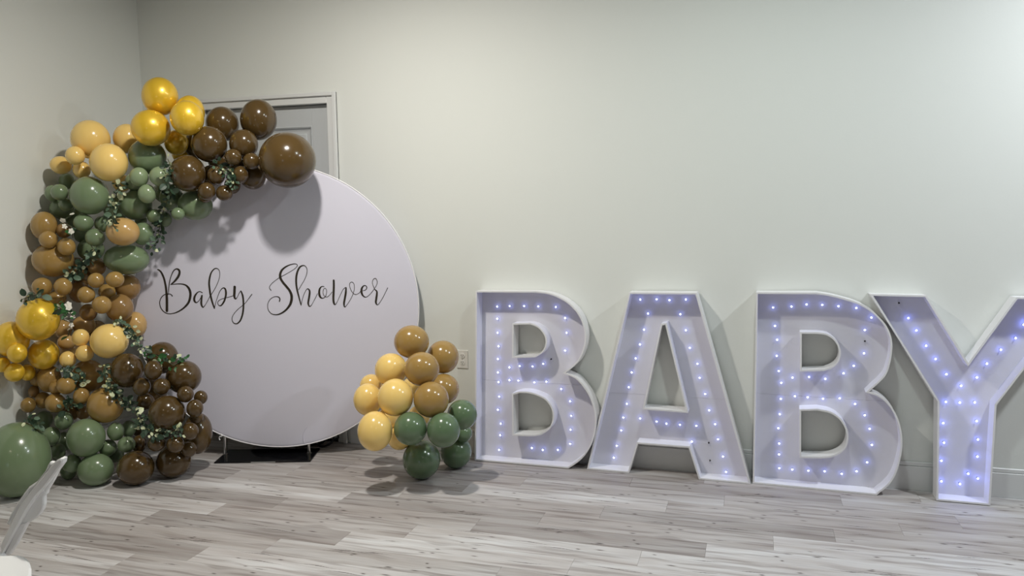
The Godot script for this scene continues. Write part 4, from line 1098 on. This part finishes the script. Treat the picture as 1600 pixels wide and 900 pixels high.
# name, kind, large leaves, small leaves, label, category, way of its stem
const SPRIGS := [
	["eucalyptus_sprig", "euc", 15, 34, "cream-edged leaf cluster hanging between the big glossy sage balloon and the peach tan one", "leaf sprig", [Vector3(-3.4189, 1.6538, 0.7936), Vector3(-3.4343, 1.6281, 0.7871), Vector3(-3.4496, 1.6022, 0.7809), Vector3(-3.4649, 1.5761, 0.7747), Vector3(-3.4701, 1.5498, 0.7792), Vector3(-3.4489, 1.5232, 0.8116), Vector3(-3.4194, 1.4969, 0.8525), Vector3(-3.3795, 1.4688, 0.8952), Vector3(-3.3659, 1.441, 0.9103), Vector3(-3.3604, 1.4131, 0.9169)]],
	["eucalyptus_sprig", "dark", 9, 14, "short dark sprig beside the small gold balloon and the front sage trio", "leaf sprig", [Vector3(-3.0902, 1.7797, 0.7833), Vector3(-3.0842, 1.7554, 0.7798), Vector3(-3.0766, 1.7309, 0.7782), Vector3(-3.0817, 1.7048, 0.7806), Vector3(-3.093, 1.679, 0.7755), Vector3(-3.1052, 1.6532, 0.7694), Vector3(-3.1167, 1.6272, 0.7641)]],
	["eucalyptus_sprig", "dark", 14, 40, "long dark leaf strand along the inner curve of the arch over the disc", "leaf sprig", [Vector3(-3.1045, 1.6061, 0.75), Vector3(-3.1395, 1.5858, 0.7228), Vector3(-3.1746, 1.5652, 0.6958), Vector3(-3.2116, 1.5442, 0.6668), Vector3(-3.2262, 1.5226, 0.6643), Vector3(-3.2395, 1.4972, 0.661), Vector3(-3.2553, 1.4717, 0.655), Vector3(-3.2657, 1.4462, 0.6553), Vector3(-3.276, 1.4205, 0.6557), Vector3(-3.2798, 1.3949, 0.6584), Vector3(-3.2836, 1.3693, 0.6613), Vector3(-3.2873, 1.3436, 0.6642), Vector3(-3.2903, 1.318, 0.6679), Vector3(-3.3024, 1.3026, 0.6792), Vector3(-3.3144, 1.2872, 0.6905), Vector3(-3.3262, 1.2718, 0.7019)]],
	["eucalyptus_sprig", "euc", 11, 26, "leaf sprig in the middle of the tiny brown balloons on the arch", "leaf sprig", [Vector3(-2.8874, 1.7533, 0.6382), Vector3(-2.8598, 1.7382, 0.6424), Vector3(-2.8322, 1.7232, 0.6468), Vector3(-2.8046, 1.7082, 0.6514), Vector3(-2.7973, 1.6825, 0.6445), Vector3(-2.7937, 1.6568, 0.6324), Vector3(-2.788, 1.631, 0.6231)]],
	["eucalyptus_sprig", "dark", 15, 34, "dark leaf strand running down to the small tan twins on the outer side", "leaf sprig", [Vector3(-3.5086, 1.3062, 0.8855), Vector3(-3.525, 1.2826, 0.8919), Vector3(-3.5622, 1.2577, 0.8774), Vector3(-3.5994, 1.2325, 0.8632), Vector3(-3.6307, 1.2135, 0.8539), Vector3(-3.6455, 1.1957, 0.861), Vector3(-3.6705, 1.177, 0.8581), Vector3(-3.6758, 1.16, 0.8745), Vector3(-3.6796, 1.1456, 0.8986), Vector3(-3.6729, 1.1323, 0.9326)]],
	["eucalyptus_sprig", "dark", 6, 8, "small leaf sprig lying on top of the largest gold balloon", "leaf sprig", [Vector3(-3.7464, 1.0324, 1.178), Vector3(-3.7331, 1.0395, 1.1618), Vector3(-3.7197, 1.0466, 1.1457), Vector3(-3.706, 1.0521, 1.1296), Vector3(-3.6922, 1.0576, 1.1136)]],
	["eucalyptus_sprig", "ivy", 8, 10, "dark green leaves behind the long white flower sprig", "leaf sprig", [Vector3(-3.6377, 0.9866, 1.0635), Vector3(-3.6269, 0.9751, 1.0538), Vector3(-3.5423, 0.9743, 1.1135), Vector3(-3.458, 0.9706, 1.1738), Vector3(-3.3741, 0.9674, 1.2346)]],
	["eucalyptus_sprig", "euc", 13, 30, "leaf strand with yellowish buds between the pale peach and pale tan balloons", "leaf sprig", [Vector3(-3.3945, 0.8935, 0.9002), Vector3(-3.3799, 0.8779, 0.8889), Vector3(-3.3697, 0.8615, 0.8729), Vector3(-3.3593, 0.845, 0.8569), Vector3(-3.3485, 0.8203, 0.8515), Vector3(-3.2754, 0.8085, 0.9133), Vector3(-3.2026, 0.7976, 0.9753), Vector3(-3.1362, 0.789, 1.0338), Vector3(-3.1273, 0.768, 1.03), Vector3(-3.1183, 0.7469, 1.0263)]],
	["ivy_sprig", "ivy", 15, 20, "bright green ivy spray lying across the topmost brown balloon of the lower group", "ivy sprig", [Vector3(-3.2676, 0.6899, 0.8642), Vector3(-3.2576, 0.6906, 0.846), Vector3(-3.2213, 0.6978, 0.8569), Vector3(-3.185, 0.705, 0.868), Vector3(-3.1452, 0.6983, 0.8879), Vector3(-3.1314, 0.6853, 0.8787), Vector3(-3.1174, 0.6722, 0.8694), Vector3(-3.1035, 0.6614, 0.8598), Vector3(-3.0905, 0.6503, 0.8491), Vector3(-3.0774, 0.6392, 0.8384), Vector3(-3.0695, 0.6511, 0.823), Vector3(-3.063, 0.6626, 0.8058), Vector3(-3.0551, 0.6745, 0.7901)]],
	["eucalyptus_sprig", "euc", 18, 48, "long mixed leaf strand between the lower tan and brown balloons", "leaf sprig", [Vector3(-3.4177, 0.6559, 0.987), Vector3(-3.4137, 0.6331, 0.9885), Vector3(-3.4096, 0.6104, 0.9901), Vector3(-3.4054, 0.5877, 0.9918), Vector3(-3.3965, 0.5662, 0.9983), Vector3(-3.3812, 0.549, 0.9975), Vector3(-3.3659, 0.5318, 0.9968), Vector3(-3.3629, 0.511, 0.9833), Vector3(-3.3598, 0.4901, 0.9699), Vector3(-3.3529, 0.4668, 0.9513), Vector3(-3.3441, 0.444, 0.9344), Vector3(-3.3352, 0.421, 0.9175), Vector3(-3.2625, 0.418, 0.9747), Vector3(-3.1841, 0.4178, 1.0387), Vector3(-3.1061, 0.4184, 1.1031)]],
	["eucalyptus_sprig", "euc", 16, 44, "leaf strand curving beneath the big round brown balloon", "leaf sprig", [Vector3(-3.1061, 0.4184, 1.1031), Vector3(-3.2062, 0.362, 0.9846), Vector3(-3.2136, 0.3374, 0.9657), Vector3(-3.2208, 0.3125, 0.9468), Vector3(-3.1135, 0.3328, 1.0368), Vector3(-3.0979, 0.3195, 1.0271), Vector3(-3.0866, 0.3045, 1.0127), Vector3(-3.0732, 0.2988, 0.9932), Vector3(-3.0595, 0.2932, 0.9737), Vector3(-3.0316, 0.2931, 0.9704), Vector3(-3.0071, 0.3012, 0.9674), Vector3(-2.9825, 0.3093, 0.9646), Vector3(-2.9676, 0.3135, 0.9505)]],
	["eucalyptus_sprig", "dark", 6, 12, "little leaf tuft between the lower gold balloon and the tan ones", "leaf sprig", [Vector3(-3.6395, 0.6193, 1.0547), Vector3(-3.6302, 0.6262, 1.0331), Vector3(-3.615, 0.6194, 1.0139)]],
	["eucalyptus_sprig", "euc", 4, 12, "pale budding tuft on the face of the big tan balloon", "leaf sprig", [Vector3(-3.593, 0.5341, 0.9987), Vector3(-3.5846, 0.5602, 0.9828), Vector3(-3.5798, 0.5801, 0.9726)]],
	["eucalyptus_sprig", "dark", 10, 12, "dark leaf tuft between the low tan row and the small sage pair", "leaf sprig", [Vector3(-3.6191, 0.4099, 1.0618), Vector3(-3.6135, 0.4256, 1.0509), Vector3(-3.6079, 0.4413, 1.0399), Vector3(-3.5955, 0.4357, 1.0285), Vector3(-3.5831, 0.43, 1.017)]],
	["eucalyptus_sprig", "dark", 7, 8, "dark leaf tuft behind the top of the giant sage balloon", "leaf sprig", [Vector3(-3.6682, 0.4171, 1.2684), Vector3(-3.65, 0.3941, 1.2554), Vector3(-3.6317, 0.371, 1.2425)]],
	["white_flower_sprig", "flower", 3, 8, "long white flower sprig hanging beside the largest gold balloon", "flower sprig", [Vector3(-3.3664, 1.0268, 1.2291), Vector3(-3.3678, 1.0073, 1.2334), Vector3(-3.3691, 0.9879, 1.2377), Vector3(-3.4669, 0.9543, 1.1296), Vector3(-3.5308, 0.9248, 1.0531), Vector3(-3.6206, 0.9081, 1.0017), Vector3(-3.6036, 0.9085, 1.052), Vector3(-3.5884, 0.8998, 1.0377), Vector3(-3.5878, 0.8887, 1.0092), Vector3(-3.6077, 0.8642, 1.0048), Vector3(-3.6277, 0.8397, 1.0005), Vector3(-3.6303, 0.8086, 1.0092)]],
	["white_flower_sprig", "flower", 2, 4, "white flower sprig at the outer edge between the shaded sage and tan balloons", "flower sprig", [Vector3(-3.6272, 1.4784, 0.9263), Vector3(-3.6472, 1.4612, 0.9472), Vector3(-3.6563, 1.4474, 0.9568), Vector3(-3.6605, 1.4336, 0.9709), Vector3(-3.6391, 1.4243, 0.9581), Vector3(-3.6174, 1.4151, 0.9453), Vector3(-3.6214, 1.3937, 0.9404), Vector3(-3.6269, 1.3723, 0.9339), Vector3(-3.6315, 1.3507, 0.9283)]],
]


# a cupped leaf with a pointed tip, one unit long along +y, facing +z
func leaf_mesh(round_: float) -> ArrayMesh:
	var st := begin()
	var rows := []
	for i in 6:
		var t := i / 5.0
		var w := 0.36 * pow(sin(PI * clampf(t * 0.94 + 0.03, 0, 1)), round_)
		if i == 5:
			w = 0.02
		var bend := -0.22 * t * t
		rows.append([Vector3(-w, t, bend + 0.12 * w), Vector3(0, t, bend - 0.02), Vector3(w, t, bend + 0.12 * w)])
	for i in 5:
		for k in 2:
			var a: Vector3 = rows[i][k]
			var b: Vector3 = rows[i][k + 1]
			var c: Vector3 = rows[i + 1][k + 1]
			var d: Vector3 = rows[i + 1][k]
			var n := (b - a).cross(d - a).normalized()
			quad(st, a, b, c, d, n)
			var back := Vector3(0, 0, -0.025)
			quad(st, a + back, b + back, c + back, d + back, -n)
	return st.commit()


func sprigs() -> void:
	var oval := leaf_mesh(0.6)
	var point := leaf_mesh(1.0)
	var bud := begin()
	add_lathe(bud, [Vector2(0, 0.5), Vector2(0.4, 0.3), Vector2(0.5, 0.0), Vector2(0.35, -0.35), Vector2(0, -0.5)], 6)
	var bud_mesh := bud.commit()
	for row in SPRIGS:
		var pts: Array = row[6]
		var o := thing(row[0], row[4], row[5], pts[0], "sprigs tucked in the balloon garland")
		var way := catmull(pts, 3)
		var rel := []
		for p in way:
			rel.append(p - pts[0])
		part("stem", tube(rel, 0.0022, 6), M.stem, o)
		var kind: String = row[1]
		var bits := {}
		var pick := func() -> Array:
			var f := rng.randf() * (rel.size() - 1.001)
			var i := int(f)
			var d: Vector3 = (rel[i + 1] - rel[i]).normalized()
			return [rel[i].lerp(rel[i + 1], f - i), d]
		for n in row[2]:
			var q: Array = pick.call()
			var m: Material = M.leaf_dark
			var r := rng.randf()
			if kind == "ivy":
				m = M.leaf_green if r < 0.75 else M.leaf_dark
			elif kind == "euc":
				m = M.leaf_dark if r < 0.5 else (M.leaf_grey if r < 0.9 else M.leaf_pale)
			elif kind == "flower":
				m = M.leaf_green
			else:
				m = M.leaf_dark if r < 0.6 else M.leaf_grey
			var size := rng.randf_range(0.03, 0.05)
			var lf := part("leaf", point if kind == "ivy" else oval, m, o)
			lf.transform = leaf_place(q[0], q[1], size, 0.022)
		for n in int(row[3] * (1.0 if kind == "flower" else 1.7)):
			var q: Array = pick.call()
			if kind == "flower":
				var fl := part("flower", flower_mesh(), M.petal, o)
				var idx := mini(int(float(n) / row[3] * rel.size()), rel.size() - 1)
				fl.transform = leaf_place(rel[idx] + Vector3(rng.randf_range(-0.01, 0.01), rng.randf_range(-0.012, 0.012), 0.008), q[1], rng.randf_range(0.026, 0.036), 0.004)
				continue
			var c := rng.randf()
			var key := "leaf_dark"
			if kind == "euc":
				key = "leaf_pale" if c < 0.28 else ("leaf_grey" if c < 0.64 else ("bud" if c < 0.68 else "leaf_dark"))
			elif kind == "ivy":
				key = "leaf_green" if c < 0.7 else ("leaf_pale" if c < 0.8 else "leaf_dark")
			else:
				key = "leaf_dark" if c < 0.5 else ("leaf_grey" if c < 0.8 else "leaf_pale")
			if not bits.has(key):
				bits[key] = begin()
			if key == "bud":
				bits[key].append_from(bud_mesh, 0, leaf_place(q[0], q[1], rng.randf_range(0.009, 0.013), 0.026))
			else:
				bits[key].append_from(point if rng.randf() < 0.5 else oval, 0, leaf_place(q[0], q[1], rng.randf_range(0.016, 0.03), 0.034))
		for key in bits:
			var b := part("small_leaves" if key != "bud" else "buds", bits[key].commit(), M[key], o)
			b.set_meta("kind", "stuff")


func leaf_place(p: Vector3, d: Vector3, size: float, spread: float) -> Transform3D:
	var to_eye := (EYE - Vector3(-3.4, 1.0, 0.9)).normalized()
	var side := Vector3(rng.randfn(), rng.randfn(), rng.randfn()).normalized()
	var y := (side + d * 0.5 + to_eye * 0.25).normalized()
	var z := (to_eye + Vector3(rng.randfn(), rng.randfn(), rng.randfn()) * 0.45)
	z = (z - y * z.dot(y)).normalized()
	var x := y.cross(z)
	return Transform3D(Basis(x, y, z) * size, p + side * spread * rng.randf() + to_eye * 0.004)


# four cupped petals round a small centre
func flower_mesh() -> ArrayMesh:
	var st := begin()
	for k in 5:
		var a := TAU * k / 5 + rng.randf_range(-0.2, 0.2)
		var u := Vector3(cos(a), sin(a), 0)
		var v := Vector3(-sin(a), cos(a), 0)
		var w := rng.randf_range(0.2, 0.28)
		var m := u * 0.32 + Vector3(0, 0, 0.1)
		var tip := u * 0.55 + Vector3(0, 0, rng.randf_range(0.05, 0.28))
		for s2 in [-1.0, 1.0]:
			var e: Vector3 = m + v * w * s2 + Vector3(0, 0, 0.08)
			tri(st, Vector3.ZERO, e, m, Vector3(0, 0, 1))
			tri(st, m, e, tip, Vector3(0, 0, 1))
	add_lathe(st, [Vector2(0, 0.08), Vector2(0.1, 0.05), Vector2(0.12, 0.0), Vector2(0.0, -0.05)], 6, Transform3D(Basis(Vector3.RIGHT, PI / 2), Vector3(0, 0, 0.06)))
	return st.commit()


# ------------------------------------------------------------------ odds and ends

func bag() -> void:
	var o := thing("carry_bag", "black cloth carry bag lying behind the base plate under the round backdrop", "bag", Vector3(-2.807, 0, 0.1536))
	o.rotation.y = atan2(0.30273, 0.95308)
	var nz := FastNoiseLite.new()
	nz.seed = 12
	nz.frequency = 6.0
	var st := begin()
	var rings := []
	for i in 15:
		var t := -1.0 + 2.0 * i / 14.0
		var ring_ := []
		var f := pow(maxf(1.0 - pow(absf(t), 4.0), 0.0), 0.35)
		for k in 20:
			var a := TAU * k / 20
			var p := Vector3(t * 0.25, 0.05 + 0.05 * f * sin(a), 0.058 * f * cos(a))
			var w := nz.get_noise_3dv(p) * 0.01 * f
			p += Vector3(0, sin(a) * w, cos(a) * w)
			p.y = maxf(p.y, 0.001)
			ring_.append(p)
		rings.append(ring_)
	for i in 14:
		for k in 20:
			var j := (k + 1) % 20
			for tr in [[rings[i][k], rings[i][j], rings[i + 1][j]], [rings[i][k], rings[i + 1][j], rings[i + 1][k]]]:
				var n: Vector3 = (tr[1] - tr[0]).cross(tr[2] - tr[0])
				var c: Vector3 = (tr[0] + tr[1] + tr[2]) / 3.0 - Vector3(0, 0.05, 0)
				if n.length() < 1e-9:
					continue
				n = n.normalized()
				tri(st, tr[0], tr[1], tr[2], n if n.dot(c) > 0 else -n)
	part("body", st.commit(), M.black_cloth, o)
	part("handle", tube(catmull([Vector3(0.19, 0.085, 0.05), Vector3(0.25, 0.115, 0.08), Vector3(0.3, 0.1, 0.1), Vector3(0.29, 0.05, 0.11), Vector3(0.23, 0.02, 0.1), Vector3(0.19, 0.03, 0.07)], 5), 0.007, 8), M.black_cloth, o)
	part("handle", tube(catmull([Vector3(0.17, 0.095, 0.01), Vector3(0.24, 0.13, 0.04), Vector3(0.3, 0.12, 0.07), Vector3(0.33, 0.075, 0.09), Vector3(0.29, 0.06, 0.1)], 5), 0.006, 8), M.black_cloth, o)


# a flat piece with rounded rim, cut along an outline given as points in space and thick along dir
func slab(pts: Array, dir: Vector3, bevel: float) -> ArrayMesh:
	var st := begin()
	var n := -dir.normalized()
	var c := Vector3.ZERO
	for p in pts:
		c += p / pts.size()
	var ux := (cam_basis.x - n * cam_basis.x.dot(n)).normalized()
	var uy := n.cross(ux)
	var flat := PackedVector2Array()
	for p in pts:
		flat.append(Vector2((p - c).dot(ux), (p - c).dot(uy)))
	if Geometry2D.is_polygon_clockwise(flat):
		flat.reverse()
	var sm := []
	for i in flat.size():
		sm.append(flat[i])
	var inn := inset(sm, bevel)
	var lift := func(p: Vector2, z: float) -> Vector3:
		return c + ux * p.x + uy * p.y + n * z
	var t := dir.length()
	var idx := Geometry2D.triangulate_polygon(PackedVector2Array(inn))
	for k in idx.size() / 3:
		for z in [0.0, -t]:
			tri(st, lift.call(inn[idx[k * 3]], z), lift.call(inn[idx[k * 3 + 1]], z), lift.call(inn[idx[k * 3 + 2]], z), n if z == 0.0 else -n)
	for i in sm.size():
		var j := (i + 1) % sm.size()
		var d: Vector2 = (sm[j] - sm[i]).normalized()
		var o3 := ux * d.y - uy * d.x
		quad(st, lift.call(inn[i], 0.0), lift.call(inn[j], 0.0), lift.call(sm[j], -bevel), lift.call(sm[i], -bevel), (n + o3).normalized())
		quad(st, lift.call(sm[i], -bevel), lift.call(sm[j], -bevel), lift.call(sm[j], -t + bevel), lift.call(sm[i], -t + bevel), o3)
		quad(st, lift.call(inn[i], -t), lift.call(inn[j], -t), lift.call(sm[j], -t + bevel), lift.call(sm[i], -t + bevel), (o3 - n).normalized())
	return st.commit()


func chair() -> void:
	var t := 2.33
	var base := deep(8, 868, t)
	base.y = 0.0
	var o := thing("folding_chair", "white plastic folding chair at the photo corner, its back before the giant sage balloon", "chair", base)
	var fwd := -cam_basis.z
	fwd.y = 0.0
	fwd = fwd.normalized()
	var cut := func(px: Array, dt: float, thick: float, bev: float) -> ArrayMesh:
		var p := []
		for q in px:
			# all corners on one upright plane facing the viewer
			var ray := deep(q.x, q.y, 1.0) - EYE
			var k := ((deep(50, 790, t + dt) - EYE).dot(fwd)) / ray.dot(fwd)
			p.append(EYE + ray * k - base)
		return slab(p, fwd * thick, bev)
	part("back_post", cut.call([Vector2(0, 852), Vector2(31, 789), Vector2(55, 758), Vector2(84, 723), Vector2(88, 719.4), Vector2(93.3, 717), Vector2(97.8, 718), Vector2(96.7, 725), Vector2(69, 762), Vector2(54, 778), Vector2(40, 800), Vector2(18, 840), Vector2(0, 872)], 0.0, 0.03, 0.004), M.chair, o)
	part("back_slat", cut.call([Vector2(77, 722.5), Vector2(84, 724), Vector2(58, 757), Vector2(35, 788), Vector2(26, 802), Vector2(13.4, 822), Vector2(9, 818), Vector2(18.3, 799), Vector2(26.7, 785.6), Vector2(36.7, 771), Vector2(44.4, 761), Vector2(57.8, 752), Vector2(66.7, 743.3), Vector2(74, 727)], 0.012, 0.022, 0.005), M.chair, o)
	part("back_slat", cut.call([Vector2(68, 763), Vector2(71, 770), Vector2(68, 776), Vector2(68, 789), Vector2(66, 797), Vector2(62, 804), Vector2(54, 812), Vector2(43, 817.5), Vector2(29, 822), Vector2(40, 800), Vector2(54, 778)], 0.018, 0.02, 0.003), M.chair, o)
	part("brace", cut.call([Vector2(97, 722), Vector2(82, 752), Vector2(73, 767), Vector2(71.5, 773), Vector2(66, 776), Vector2(66, 764), Vector2(80, 744)], 0.02, 0.02, 0.003), M.chair, o)
	part("brace", cut.call([Vector2(43, 816), Vector2(36.7, 829), Vector2(24.4, 852), Vector2(14, 868), Vector2(4, 872), Vector2(24, 830), Vector2(32, 818)], 0.014, 0.02, 0.003), M.chair, o)
	# seat: a thick pad with a rounded corner, lying level
	var sh := deep(34, 866, t - 0.06).y
	var flat := []
	for q in [Vector2(-80, 869), Vector2(0, 867.5), Vector2(33, 866.5), Vector2(40, 869), Vector2(46, 876), Vector2(49, 886), Vector2(48, 900), Vector2(40, 925), Vector2(24, 960), Vector2(-110, 966)]:
		var ray := deep(q.x, q.y, 1.0) - EYE
		flat.append(EYE + ray * ((sh - EYE.y) / ray.y) - base)
	part("seat", slab(flat, Vector3(0, -0.03, 0), 0.006), M.chair, o)
	# legs to the floor, crossing under the seat
	var a := deep(4, 866, t + 0.015) - base
	var b := deep(97, 718, t + 0.015) - base
	var along := (a - b).normalized()
	var foot := a + along * (a.y / -along.y) * 0.995
	part("leg", tube([a, foot], 0.012, 10), M.chair, o)
	var c: Vector3 = flat[5] + Vector3(-0.05, -0.03, 0.05)
	part("leg", tube([c, Vector3(c.x + 0.16, 0.006, c.z + 0.02)], 0.012, 10), M.chair, o)
	var far := Vector3(-0.36, 0, 0.18)
	part("leg", tube([a + far, foot + far], 0.012, 10), M.chair, o)
	part("leg", tube([c + far, Vector3(c.x + 0.16, 0.006, c.z + 0.02) + far], 0.012, 10), M.chair, o)
